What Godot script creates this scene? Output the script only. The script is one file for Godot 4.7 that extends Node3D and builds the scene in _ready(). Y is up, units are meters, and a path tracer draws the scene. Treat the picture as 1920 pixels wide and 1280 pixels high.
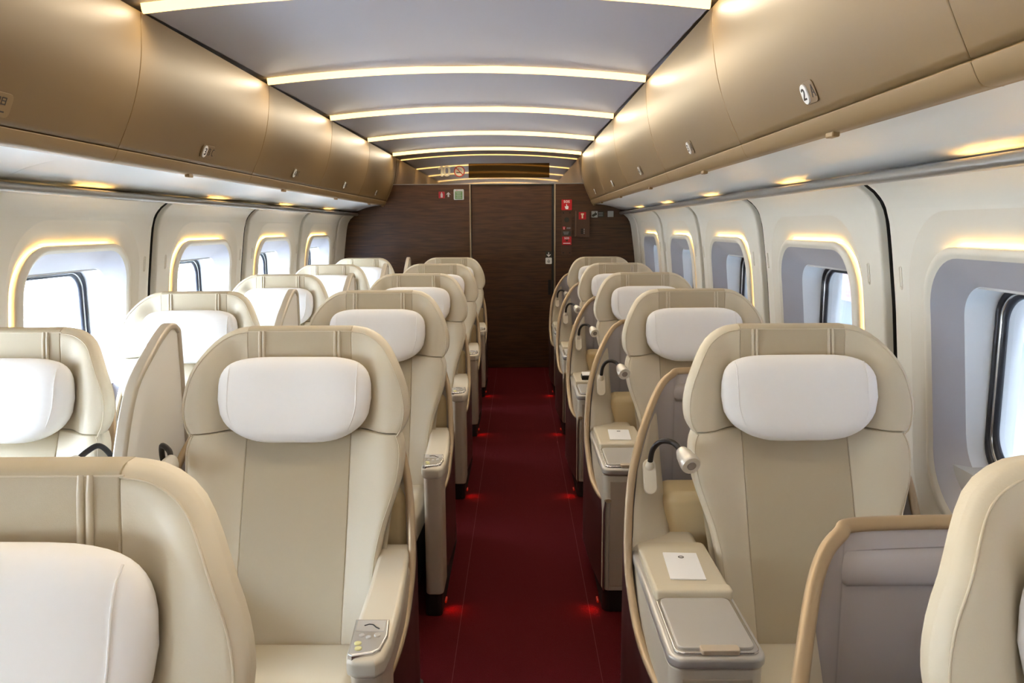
extends Node3D
# A first-class railway carriage: two seats on the left of the aisle, one on the right, six rows facing the camera.
# x to the right, y up, the end wall of the carriage towards -z; metres.

const CX := -0.30          # middle of the carriage
const ROWS := 6
const PITCH := 1.3         # row, window and ceiling lamp spacing
const WALL_Z := -8.15      # end wall
const BACK_Z := 2.3        # wall behind the camera

var M := {}
var used := {}
var font: SystemFont
var bold: SystemFont

# ------------------------------------------------------------------ mesh collecting
class Geo:
	var v := PackedVector3Array()
	var n := PackedVector3Array()
	var uv := PackedVector2Array()
	var idx := PackedInt32Array()

	func quad_index(a: int, b: int, c: int, d: int, flip: bool) -> void:
		if flip:
			idx.append_array([a, b, c, a, c, d])
		else:
			idx.append_array([a, c, b, a, d, c])

	# rows of points (each a PackedVector3Array of one length); hint points out of the surface, none = away from the middle
	func grid(rows: Array, hint: Vector3 = Vector3.ZERO, wrap := false) -> void:
		var R := rows.size()
		var C: int = rows[0].size()
		var start := v.size()
		var mid := Vector3.ZERO
		for r in rows:
			for p in r:
				mid += p
		mid /= float(R * C)
		var nn := PackedVector3Array()
		var sum := 0.0
		for i in R:
			var row: PackedVector3Array = rows[i]
			var up: PackedVector3Array = rows[maxi(i - 1, 0)]
			var dn: PackedVector3Array = rows[mini(i + 1, R - 1)]
			for j in C:
				var jl := j - 1
				var jr := j + 1
				if wrap:
					jl = (C - 2) if jl < 0 else jl
					jr = 1 if jr >= C else jr
				else:
					jl = maxi(jl, 0)
					jr = mini(jr, C - 1)
				var du := row[jr] - row[jl]
				var dv := dn[j] - up[j]
				if du.length_squared() < 1e-12:
					du = dn[jr] - dn[jl]
					if du.length_squared() < 1e-12:
						du = up[jr] - up[jl]
				if dv.length_squared() < 1e-12:
					dv = dn[jr] - up[jr]
					if dv.length_squared() < 1e-12:
						dv = dn[jl] - up[jl]
				var q := du.cross(dv).normalized()
				nn.append(q)
				sum += q.dot(hint if hint != Vector3.ZERO else (row[j] - mid))
		for i in R:
			var first: Vector3 = rows[i][0]
			if C > 3 and first.distance_to(rows[i][C / 2]) < 1e-6 and first.distance_to(rows[i][C / 4]) < 1e-6 and R > 1:
				var k := i + 1 if i == 0 else i - 1
				var m := Vector3.ZERO
				for j in C - 1:
					m += nn[k * C + j]
				for j in C:
					nn[i * C + j] = m.normalized()
		var flip := sum < 0.0
		for i in R:
			for j in C:
				v.append(rows[i][j])
				n.append(-nn[i * C + j] if flip else nn[i * C + j])
				uv.append(Vector2(float(j) / maxf(1.0, C - 1), float(i) / maxf(1.0, R - 1)))
		for i in R - 1:
			for j in C - 1:
				var a := start + i * C + j
				quad_index(a, a + 1, a + C + 1, a + C, flip)

	# flat polygon of 3D points with a normal, fan from the points' middle or by triangulation
	func poly(flat: PackedVector2Array, at: Callable, normal: Vector3) -> void:
		var tri := Geometry2D.triangulate_polygon(flat)
		var start := v.size()
		for p in flat:
			v.append(at.call(p))
			n.append(normal)
			uv.append(p)
		for k in range(0, tri.size(), 3):
			var a := v[start + tri[k]]
			var b := v[start + tri[k + 1]]
			var c := v[start + tri[k + 2]]
			if (b - a).cross(c - a).dot(normal) > 0.0:
				idx.append_array([start + tri[k], start + tri[k + 2], start + tri[k + 1]])
			else:
				idx.append_array([start + tri[k], start + tri[k + 1], start + tri[k + 2]])

	# box with rounded edges
	func box(c: Vector3, size: Vector3, r := 0.0, b := Basis.IDENTITY) -> void:
		var h := size * 0.5
		r = minf(r, minf(h.x, minf(h.y, h.z)) * 0.999)
		for axis in 3:
			for s in [-1.0, 1.0]:
				var u := (axis + 1) % 3
				var w := (axis + 2) % 3
				var lu := [-h[u], h[u]]
				var lw := [-h[w], h[w]]
				if r > 0.0:
					lu = [-h[u], -h[u] + r * 0.59, -h[u] + r, h[u] - r, h[u] - r * 0.59, h[u]]
					lw = [-h[w], -h[w] + r * 0.59, -h[w] + r, h[w] - r, h[w] - r * 0.59, h[w]]
				var start := v.size()
				for pw in lw:
					for pu in lu:
						var p := Vector3.ZERO
						p[axis] = s * h[axis]
						p[u] = pu
						p[w] = pw
						var nn := Vector3.ZERO
						nn[axis] = s
						if r > 0.0:
							var inner := p.clamp(-h + Vector3.ONE * r, h - Vector3.ONE * r)
							nn = (p - inner).normalized()
							p = inner + nn * r
						v.append(c + b * p)
						n.append(b * nn)
						uv.append(Vector2(pu, pw))
				var C := lu.size()
				for i in lw.size() - 1:
					for j in C - 1:
						var a := start + i * C + j
						quad_index(a, a + 1, a + C + 1, a + C, s < 0.0)

	# a closed profile (x = sideways, y = up) drawn along a path
	func sweep(path: PackedVector3Array, prof: PackedVector2Array, up := Vector3.UP, caps := true, scales := PackedFloat32Array()) -> void:
		var rows := []
		var N := path.size()
		var carried := Vector3.ZERO
		for i in N:
			var t := (path[mini(i + 1, N - 1)] - path[maxi(i - 1, 0)]).normalized()
			var side := t.cross(up) if carried == Vector3.ZERO else carried - t * carried.dot(t)
			if side.length() < 1e-4:
				side = t.cross(Vector3(0.3, 0.1, 0.9))
			side = side.normalized()
			carried = side
			var u2 := side.cross(t).normalized()
			var k := 1.0 if scales.is_empty() else scales[i]
			var row := PackedVector3Array()
			for q in prof:
				row.append(path[i] + (side * q.x + u2 * q.y) * k)
			row.append(row[0])
			rows.append(row)
		grid_tube(rows)
		if caps:
			for e in [0, N - 1]:
				var nrm := (path[0] - path[1]).normalized() if e == 0 else (path[N - 1] - path[N - 2]).normalized()
				cap(rows[e], nrm)

	func cap(row: PackedVector3Array, nrm: Vector3) -> void:
		var start := v.size()
		var mid := Vector3.ZERO
		for k in row.size() - 1:
			mid += row[k]
		mid /= float(row.size() - 1)
		v.append(mid)
		n.append(nrm)
		uv.append(Vector2.ZERO)
		for p in row:
			v.append(p)
			n.append(nrm)
			uv.append(Vector2.ZERO)
		for k in row.size() - 1:
			var a := v[start + 1 + k] - mid
			var b := v[start + 2 + k] - mid
			if a.cross(b).dot(nrm) > 0.0:
				idx.append_array([start, start + 2 + k, start + 1 + k])
			else:
				idx.append_array([start, start + 1 + k, start + 2 + k])

	# closed rings in a row: the outside is away from each ring's own middle
	func grid_tube(rows: Array) -> void:
		var R := rows.size()
		var mid := Vector3.ZERO
		var k := R / 2
		for p in rows[k]:
			mid += p
		mid /= float(rows[k].size())
		var g := Geo.new()
		g.grid(rows, Vector3.ZERO, true)
		# check one ring's normals
		var s := 0.0
		var C: int = rows[0].size()
		for j in C:
			s += g.n[k * C + j].dot(rows[k][j] - mid)
		join(g, s < 0.0)

	func join(g: Geo, flip := false) -> void:
		var start := v.size()
		v.append_array(g.v)
		uv.append_array(g.uv)
		for q in g.n:
			n.append(-q if flip else q)
		for t in range(0, g.idx.size(), 3):
			if flip:
				idx.append_array([start + g.idx[t], start + g.idx[t + 2], start + g.idx[t + 1]])
			else:
				idx.append_array([start + g.idx[t], start + g.idx[t + 1], start + g.idx[t + 2]])

	# plate: an outline (counter-clockwise) with thickness from z0 to z1 and bevelled edges, set by xf
	func plate(o: PackedVector2Array, z0: float, z1: float, bevel: float, xf := Transform3D.IDENTITY) -> void:
		if Geometry2D.is_polygon_clockwise(o):
			o = o.duplicate()
			o.reverse()
		var N := o.size()
		var out := PackedVector2Array()
		for i in N:
			var a := (o[i] - o[(i + N - 1) % N]).normalized()
			var b := (o[(i + 1) % N] - o[i]).normalized()
			var na := Vector2(a.y, -a.x)
			var nb := Vector2(b.y, -b.x)
			var m := (na + nb).normalized()
			out.append(m / maxf(0.5, m.dot(na)))
		var inset := PackedVector2Array()
		for i in N:
			inset.append(o[i] - out[i] * bevel)
		var lev := []
		if bevel > 0.0:
			for k in 5:
				var an := k * PI / 8.0
				lev.append([sin(an), z0 + bevel * (1.0 - cos(an))])
			for k in 5:
				var an2 := k * PI / 8.0
				lev.append([cos(an2), z1 - bevel + bevel * sin(an2)])
		else:
			lev = [[0.0, z0], [0.0, z1]]
		var g := Geo.new()
		var rows := []
		for l in lev:
			var row := PackedVector3Array()
			for i in N + 1:
				var q := inset[i % N] + out[i % N] * bevel * float(l[0])
				row.append(xf * Vector3(q.x, q.y, l[1]))
			rows.append(row)
		# split at corners so that flat sides stay flat
		var seg := 0
		var cuts := [0]
		for i in range(1, N):
			var a2 := (o[i] - o[i - 1]).normalized()
			var b2 := (o[(i + 1) % N] - o[i]).normalized()
			if a2.dot(b2) < 0.8:
				cuts.append(i)
		cuts.append(N)
		var c2 := Vector2.ZERO
		for p in o:
			c2 += p
		c2 /= float(N)
		for k in cuts.size() - 1:
			var part := []
			for row in rows:
				part.append(row.slice(cuts[k], cuts[k + 1] + 1))
			var i0: int = cuts[k]
			var d := (o[(i0 + 1) % N] - o[i0]).normalized()
			var hint := xf.basis * Vector3(d.y, -d.x, 0)
			if cuts.size() == 2:
				var gg := Geo.new()
				gg.grid(part, Vector3.ZERO, true)
				var s := 0.0
				for j in N:
					var w := (out[j])
					s += gg.n[(rows.size() / 2) * (N + 1) + j].dot(xf.basis * Vector3(w.x, w.y, 0))
				g.join(gg, s < 0.0)
			else:
				# orient by the first segment only
				var gg2 := Geo.new()
				gg2.grid(part, hint)
				var C: int = part[0].size()
				var nn := gg2.n[(rows.size() / 2) * C]
				g.join(gg2, nn.dot(hint) < 0.0)
		join(g)
		var at0 := func(p: Vector2) -> Vector3: return xf * Vector3(p.x, p.y, z0)
		var at1 := func(p: Vector2) -> Vector3: return xf * Vector3(p.x, p.y, z1)
		poly(inset, at1, (xf.basis * Vector3(0, 0, 1)).normalized())
		poly(inset, at0, (xf.basis * Vector3(0, 0, -1)).normalized())

	func mesh(m: Material) -> ArrayMesh:
		var a := []
		a.resize(Mesh.ARRAY_MAX)
		a[Mesh.ARRAY_VERTEX] = v
		a[Mesh.ARRAY_NORMAL] = n
		a[Mesh.ARRAY_TEX_UV] = uv
		a[Mesh.ARRAY_INDEX] = idx
		var am := ArrayMesh.new()
		am.add_surface_from_arrays(Mesh.PRIMITIVE_TRIANGLES, a)
		am.surface_set_material(0, m)
		return am

# ------------------------------------------------------------------ nodes
func numbered(called: String) -> String:
	if not used.has(called):
		used[called] = 0
		return called
	used[called] += 1
	return "%s_%03d" % [called, used[called]]

func put(called: String, g: Geo, m: Material, parent: Node = self) -> MeshInstance3D:
	var o := MeshInstance3D.new()
	o.mesh = g.mesh(m)
	o.name = numbered(called) if parent == self else called
	parent.add_child(o, true)
	return o

func tag(o: Node, label: String, category: String, group := "") -> Node:
	o.set_meta("label", label)
	o.set_meta("category", category)
	if group != "":
		o.set_meta("group", group)
	return o

func thing(called: String, label: String, category: String, at := Vector3.ZERO, group := "") -> Node3D:
	var o := Node3D.new()
	o.name = numbered(called)
	add_child(o)
	o.position = at
	if label != "":
		tag(o, label, category, group)
	return o

func setting(called: String, label := "", category := "") -> Node3D:
	var o := Node3D.new()
	o.name = called
	add_child(o)
	o.set_meta("kind", "structure")
	if label != "":
		tag(o, label, category)
	return o

func text(called: String, s: String, height: float, m: Material, parent: Node, at: Vector3, basis := Basis.IDENTITY, heavy := true) -> MeshInstance3D:
	var t := TextMesh.new()
	t.text = s
	t.font = bold if heavy else font
	t.font_size = 32
	t.pixel_size = height / 23.0
	t.depth = 0.0012
	t.curve_step = 1.0
	t.material = m
	var o := MeshInstance3D.new()
	o.mesh = t
	o.name = called
	parent.add_child(o, true)
	o.transform = Transform3D(basis, at)
	return o

# ------------------------------------------------------------------ shapes in the plane
func spline(pts: Array, per := 6) -> PackedVector3Array:
	var out := PackedVector3Array()
	var N := pts.size()
	for i in N - 1:
		var a: Vector3 = pts[maxi(i - 1, 0)]
		var b: Vector3 = pts[i]
		var c: Vector3 = pts[i + 1]
		var d: Vector3 = pts[mini(i + 2, N - 1)]
		for k in per:
			out.append(b.cubic_interpolate(c, a, d, float(k) / per))
	out.append(pts[N - 1])
	return out

func spline2(pts: Array, t: float) -> Vector2:
	var N := pts.size()
	var f := clampf(t, 0.0, 1.0) * (N - 1)
	var i := mini(int(f), N - 2)
	var a: Vector2 = pts[maxi(i - 1, 0)]
	var b: Vector2 = pts[i]
	var c: Vector2 = pts[i + 1]
	var d: Vector2 = pts[mini(i + 2, N - 1)]
	return b.cubic_interpolate(c, a, d, f - i)

func table(t: Array, x: float) -> float:      # piecewise linear, [[x, y], ...] rising in x
	if x <= t[0][0]:
		return t[0][1]
	for i in t.size() - 1:
		if x <= t[i + 1][0]:
			return lerpf(t[i][1], t[i + 1][1], (x - t[i][0]) / (t[i + 1][0] - t[i][0]))
	return t[-1][1]

func ring(r: float, n := 10, ry := -1.0) -> PackedVector2Array:
	var o := PackedVector2Array()
	for i in n:
		var a := TAU * i / n
		o.append(Vector2(cos(a) * r, sin(a) * (r if ry < 0 else ry)))
	return o

func rounded(x0: float, y0: float, x1: float, y1: float, r: float, n := 4) -> PackedVector2Array:
	var o := PackedVector2Array()
	var cs := [[x1 - r, y0 + r, -PI / 2], [x1 - r, y1 - r, 0.0], [x0 + r, y1 - r, PI / 2], [x0 + r, y0 + r, PI]]
	for c in cs:
		for k in n + 1:
			var a: float = c[2] + PI / 2 * k / n
			o.append(Vector2(c[0] + cos(a) * r, c[1] + sin(a) * r))
	return o

# loop with the same number of points for every size, so that two loops can be joined: (z, y)
func window_loop(hw: float, y0: float, y1: float, rt: float, rb: float) -> PackedVector2Array:
	var o := PackedVector2Array()
	var e := 30
	var c := 10
	var corner := [[hw - rb, y0 + rb, -PI / 2, rb], [hw - rt, y1 - rt, 0.0, rt], [-hw + rt, y1 - rt, PI / 2, rt], [-hw + rb, y0 + rb, PI, rb]]
	for k in 4:
		var q: Array = corner[k]
		for i in c + 1:
			var a: float = q[2] + PI / 2 * i / c
			o.append(Vector2(q[0] + cos(a) * q[3], q[1] + sin(a) * q[3]))
		var nx: Array = corner[(k + 1) % 4]
		var a0: Vector2 = o[-1]
		var a1 := Vector2(nx[0] + cos(nx[2]) * nx[3], nx[1] + sin(nx[2]) * nx[3])
		for i in range(1, e):
			o.append(a0.lerp(a1, float(i) / e))
	o.append(o[0])
	return o

func roll(d: float, r: float) -> float:
	if r <= 0.0 or d >= r:
		return 0.0
	return r - sqrt(maxf(0.0, r * r - (r - d) * (r - d)))

func steps(length: float, r0: float, r1: float, n: int) -> PackedFloat32Array:
	var o := PackedFloat32Array()
	var k := minf(1.0, length / maxf(1e-6, (r0 + r1) * 1.05))
	r0 *= k
	r1 *= k
	for f in [0.0, 0.06, 0.2, 0.45, 0.7, 1.0]:
		o.append(r0 * f)
	for i in range(1, n):
		o.append(lerpf(r0, length - r1, float(i) / n))
	for f in [1.0, 0.7, 0.45, 0.2, 0.06, 0.0]:
		o.append(length - r1 * f)
	for i in o.size():
		o[i] /= length
	return o

# a pad between two border lines given as point lists (x, y): front surface z = f(x, y), edges rolled over, sides going back by th
func pad(g: Geo, la: Array, lb: Array, f: Callable, th: float, ra: float, rb: float, r0: float, r1: float, nu := 8, nv := 14) -> void:
	var len_v := 0.0
	for i in 20:
		len_v += spline2(lb, i / 20.0).distance_to(spline2(lb, (i + 1) / 20.0))
	var tv := steps(len_v, r0, r1, nv)
	var border := PackedVector2Array()
	for i in 61:
		border.append(spline2(lb, i / 60.0))
	var rows := []
	for t in tv:
		var a := spline2(la, t)
		var b := spline2(lb, t)
		var w := maxf(a.distance_to(b), 0.0004)
		var row := PackedVector3Array()
		var d0 := t * len_v
		var d1 := (1.0 - t) * len_v
		var us := steps(w, ra, rb, nu)
		for u in us:
			var p := a.lerp(b, u)
			var k := minf(1.0, w / ((ra + rb) * 1.05))
			var db := (1.0 - u) * w / k
			if rb > 0.01 and u < 1.0:
				db = 1.0
				for i in 60:
					db = minf(db, p.distance_to(Geometry2D.get_closest_point_to_segment(p, border[i], border[i + 1])))
			var drop := maxf(roll(u * w / k, ra), roll(db, rb))
			drop = maxf(drop, maxf(roll(d0, r0), roll(d1, r1)))
			row.append(Vector3(p.x, p.y, float(f.call(p.x, p.y)) - drop))
		rows.append(row)
	g.grid(rows, Vector3(0, 0, 1))
	# the sides
	var edges := [[], [], [], []]
	var R := rows.size()
	var C: int = rows[0].size()
	for i in R:
		edges[0].append(rows[i][0])
		edges[1].append(rows[i][C - 1])
	edges[2] = Array(rows[0])
	edges[3] = Array(rows[R - 1])
	var mid: Vector3 = rows[R / 2][C / 2]
	for e in edges:
		var top := PackedVector3Array(e)
		var low := PackedVector3Array()
		for p in e:
			low.append(Vector3(p.x, p.y, float(f.call(p.x, p.y)) - th))
		var c := Vector3.ZERO
		for p in e:
			c += p
		c /= float(e.size())
		var h := c - mid
		h.z = 0
		g.grid([top, low], h)
	var back := []
	for i in [0, R / 4, R / 2, R * 3 / 4, R - 1]:
		var row2 := PackedVector3Array()
		for j in [0, C / 2, C - 1]:
			var p: Vector3 = rows[i][j]
			row2.append(Vector3(p.x, p.y, float(f.call(p.x, p.y)) - th))
		back.append(row2)
	g.grid(back, Vector3(0, 0, -1))

# ------------------------------------------------------------------ materials
func noise(freq: float, octaves: int, sd: int, normal := false, strength := 4.0, size := 256) -> NoiseTexture2D:
	var f := FastNoiseLite.new()
	f.seed = sd
	f.frequency = freq
	f.fractal_octaves = octaves
	f.noise_type = FastNoiseLite.TYPE_SIMPLEX_SMOOTH
	var t := NoiseTexture2D.new()
	t.width = size
	t.height = size
	t.seamless = true
	t.noise = f
	t.as_normal_map = normal
	t.bump_strength = strength
	return t

func ramp(t: NoiseTexture2D, cols: Array) -> NoiseTexture2D:
	var g := Gradient.new()
	var offs := PackedFloat32Array()
	var cc := PackedColorArray()
	for i in cols.size():
		offs.append(float(i) / (cols.size() - 1))
		cc.append(cols[i])
	g.offsets = offs
	g.colors = cc
	t.color_ramp = g
	return t

func mat(c: Color, rough := 0.6, metal := 0.0, spec := 0.5) -> StandardMaterial3D:
	var m := StandardMaterial3D.new()
	m.albedo_color = c
	m.roughness = rough
	m.metallic = metal
	m.metallic_specular = spec
	return m

func glow(c: Color, e: float) -> StandardMaterial3D:
	var m := mat(c, 0.5)
	m.emission_enabled = true
	m.emission = c
	m.emission_energy_multiplier = e
	return m

func c8(r: int, g: int, b: int) -> Color:
	return Color(r / 255.0, g / 255.0, b / 255.0)

func make_materials() -> void:
	var grain := noise(0.09, 3, 11, true, 2.5)
	M.leather = mat(c8(212, 200, 175), 0.46)
	M.leather.normal_enabled = true
	M.leather.normal_texture = grain
	M.leather.normal_scale = 0.10
	M.leather.uv1_triplanar = true
	M.leather.uv1_scale = Vector3.ONE * 9.0
	M.leather_panel = M.leather.duplicate()       # the finely perforated middle panels
	M.leather_panel.albedo_color = c8(189, 175, 147)
	M.leather_panel.roughness = 0.55
	M.leather_panel.normal_texture = noise(0.25, 1, 5, true, 3.0)
	M.leather_panel.normal_scale = 0.18
	M.leather_panel.uv1_scale = Vector3.ONE * 14.0
	M.stitch = mat(c8(210, 197, 171), 0.5)
	M.tan_leather = mat(c8(214, 192, 148), 0.5)
	M.linen = mat(c8(252, 251, 250), 0.85)
	M.linen.normal_enabled = true
	M.linen.normal_texture = noise(0.02, 3, 8, true, 5.0)
	M.linen.normal_scale = 0.12
	M.linen.uv1_triplanar = true
	M.linen.uv1_scale = Vector3.ONE * 2.2
	M.shell = mat(c8(196, 191, 194), 0.25, 0.0)
	M.shell.clearcoat_enabled = true
	M.shell.clearcoat = 0.6
	M.shell.clearcoat_roughness = 0.08
	M.shell_dark = mat(c8(62, 36, 34), 0.3, 0.2)
	M.shell_dark.clearcoat_enabled = true
	M.shell_dark.clearcoat = 0.5
	M.bronze = mat(c8(178, 156, 126), 0.42, 0.5)
	M.divider_frame = mat(c8(198, 188, 170), 0.35, 0.2)
	M.console = mat(c8(214, 204, 184), 0.38, 0.1)
	M.post = mat(c8(196, 180, 158), 0.35, 0.15)
	M.lid = mat(c8(196, 192, 186), 0.3, 0.35)
	M.silver = mat(c8(205, 203, 200), 0.22, 0.85)
	M.lamp_shell = mat(c8(214, 208, 196), 0.3, 0.4)
	M.chrome = mat(c8(222, 221, 220), 0.24, 0.85)
	M.black = mat(c8(22, 20, 20), 0.5)
	M.neck = mat(c8(38, 33, 31), 0.42, 0.3)
	M.plinth = mat(c8(30, 20, 19), 0.6)
	M.paper = mat(c8(248, 247, 245), 0.8)
	M.ink = mat(c8(70, 64, 60), 0.8)
	M.button = mat(c8(214, 208, 150), 0.5)
	M.bin = mat(c8(128, 103, 66), 0.42, 0.1)
	M.bin_lip = mat(c8(144, 118, 80), 0.45, 0.1)
	M.soffit = mat(c8(234, 237, 236), 0.42)
	M.soffit.clearcoat_enabled = true
	M.soffit.clearcoat = 0.1
	M.soffit.clearcoat_roughness = 0.2
	M.rail = mat(c8(160, 158, 153), 0.35, 0.7)
	M.ceiling = mat(c8(190, 186, 192), 0.6)
	M.wall = mat(c8(230, 226, 214), 0.5)
	M.surround = mat(c8(228, 222, 208), 0.5)
	M.funnel = mat(c8(184, 181, 185), 0.4)
	M.tunnel = mat(c8(238, 240, 241), 0.4)
	M.rubber = mat(c8(28, 27, 29), 0.5)
	M.gasket = mat(c8(40, 42, 50), 0.35)
	M.joint = mat(c8(16, 15, 15), 0.8)
	M.white = mat(c8(246, 245, 240), 0.5)
	M.red = mat(c8(196, 24, 30), 0.5)
	M.green = mat(c8(92, 124, 70), 0.5)
	M.grey_sign = mat(c8(176, 176, 172), 0.5)
	M.dark_sign = mat(c8(52, 52, 44), 0.5)
	M.panel_brown = mat(c8(84, 58, 42), 0.4, 0.1)
	M.mirror = mat(c8(205, 195, 184), 0.03, 1.0)
	M.display = mat(c8(84, 64, 36), 0.05, 1.0)
	M.cream_print = mat(c8(250, 232, 190), 0.6)
	M.glass = mat(Color(0.9, 0.95, 1.0, 0.06), 0.02)
	M.glass.transparency = BaseMaterial3D.TRANSPARENCY_ALPHA
	M.wood = mat(Color.WHITE, 0.36)
	M.wood.albedo_texture = ramp(noise(0.011, 5, 21, false, 1.0, 512), [c8(50, 30, 17), c8(86, 56, 34), c8(65, 41, 25), c8(104, 70, 44)])
	M.wood.uv1_triplanar = true
	M.wood.uv1_world_triplanar = true
	M.wood.uv1_scale = Vector3(0.22, 3.2, 0.22)
	M.carpet = mat(Color.WHITE, 0.95, 0.0, 0.2)
	M.carpet.albedo_texture = ramp(noise(0.16, 3, 31, false, 1.0, 512), [c8(62, 9, 14), c8(84, 15, 20), c8(102, 25, 29)])
	M.carpet.uv1_triplanar = true
	M.carpet.uv1_world_triplanar = true
	M.carpet.uv1_scale = Vector3.ONE * 5.0
	M.carpet.normal_enabled = true
	M.carpet.normal_texture = noise(0.2, 2, 33, true, 8.0)
	M.carpet.normal_scale = 0.6
	M.lamp_strip = glow(Color(1.0, 0.83, 0.52), 1.9)
	M.led = glow(Color(1.0, 0.83, 0.52), 5.5)
	M.red_led = glow(Color(1.0, 0.16, 0.05), 0.12)
	M.red_led.albedo_color = c8(60, 10, 6)
	M.lens = mat(c8(150, 140, 132), 0.15, 0.4)
	M.concrete = mat(c8(205, 205, 202), 0.9)
	M.platform = mat(c8(158, 168, 172), 0.9)
	M.roof_dark = mat(c8(120, 122, 124), 0.9)
	M.body = mat(c8(200, 200, 198), 0.7)

# ------------------------------------------------------------------ carriage shell
const WALL_PROFILE := [[0.0, 1.56], [0.85, 1.552], [1.114, 1.5275], [1.225, 1.517], [1.353, 1.500], [1.42, 1.491], [1.4725, 1.483], [1.51, 1.476], [1.539, 1.467], [1.562, 1.456], [1.58, 1.443], [1.60, 1.424], [1.6185, 1.398]]

func wall_half(y: float) -> float:
	return table(WALL_PROFILE, y)

func wall_at(s: float, zc: float, z: float, y: float, d: float) -> Vector3:
	return Vector3(CX + s * (wall_half(y) + d), y, zc + z)

func loft_loops(g: Geo, s: float, zc: float, loops: Array, hint: Vector3) -> void:
	# loops: [loop, depth] pairs; depth is measured outwards from the wall surface, or "x" half widths when flat
	var rows := []
	for l in loops:
		var row := PackedVector3Array()
		for p in l[0]:
			if l.size() > 2:
				row.append(Vector3(CX + s * float(l[1]), p.y, zc + p.x))
			else:
				row.append(wall_at(s, zc, p.x, p.y, l[1]))
		rows.append(row)
	g.grid(rows, hint, true)

func between(a: PackedVector2Array, b: PackedVector2Array, t: float) -> PackedVector2Array:
	var o := PackedVector2Array()
	for i in a.size():
		o.append(a[i].lerp(b[i], t))
	return o

func wall_panel(wall: Node3D, s: float, zc: float) -> void:
	var inside := Vector3(-s, 0, 0)
	var oval := window_loop(0.488, 0.52, 1.528, 0.24, 0.30)
	var border := window_loop(0.56, 0.10, 1.545, 0.001, 0.001)
	var g := Geo.new()
	var loops := []
	for k in 9:
		loops.append([between(border, oval, k / 8.0), 0.0])
	loft_loops(g, s, zc, loops, inside)
	var strip := []
	for k in 13:
		var row0 := PackedVector3Array()
		for z in [-0.56, -0.2, 0.2, 0.56]:
			row0.append(wall_at(s, zc, z, lerpf(1.545, 1.6185, k / 12.0), 0.0))
		strip.append(row0)
	g.grid(strip, inside)
	var ys := [0.10]
	for k in 31:
		ys.append(lerpf(0.101, 1.544, k / 30.0))
	for k in 13:
		ys.append(lerpf(1.545, 1.6185, k / 12.0))
	# the ends of the panel roll back into the joints: square towards the camera, soft on the other side
	for e in [[1.0, [[0.56, 0.0], [0.60, 0.0], [0.626, 0.0], [0.632, 0.003], [0.635, 0.010], [0.636, 0.046]]], [-1.0, [[0.56, 0.0], [0.572, 0.001], [0.590, 0.006], [0.608, 0.0125], [0.622, 0.019], [0.630, 0.026], [0.633, 0.046]]]]:
		var rows := []
		for q in e[1]:
			var row := PackedVector3Array()
			for y in ys:
				row.append(wall_at(s, zc, float(e[0]) * float(q[0]), y, q[1]))
			rows.append(row)
		g.grid(rows, inside + Vector3(0, 0, 0.3 * float(e[0])))
	put("wall_panel", g, M.wall, wall)
	# the two little slots for a coat hook beside the joints
	for z in [-0.535, 0.54]:
		var h := Geo.new()
		var path := PackedVector3Array()
		for p in rounded(-0.007, -0.036, 0.007, 0.036, 0.0069, 4):
			path.append(wall_at(s, zc, z + p.x, 1.325 + p.y, -0.001))
		path.append(path[0])
		h.sweep(path, ring(0.0016, 6), Vector3(s, 0, 0), false)
		h.box(wall_at(s, zc, z, 1.294, -0.002), Vector3(0.006, 0.008, 0.012), 0.002)
		put("hook_slot", h, M.surround, wall)

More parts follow.
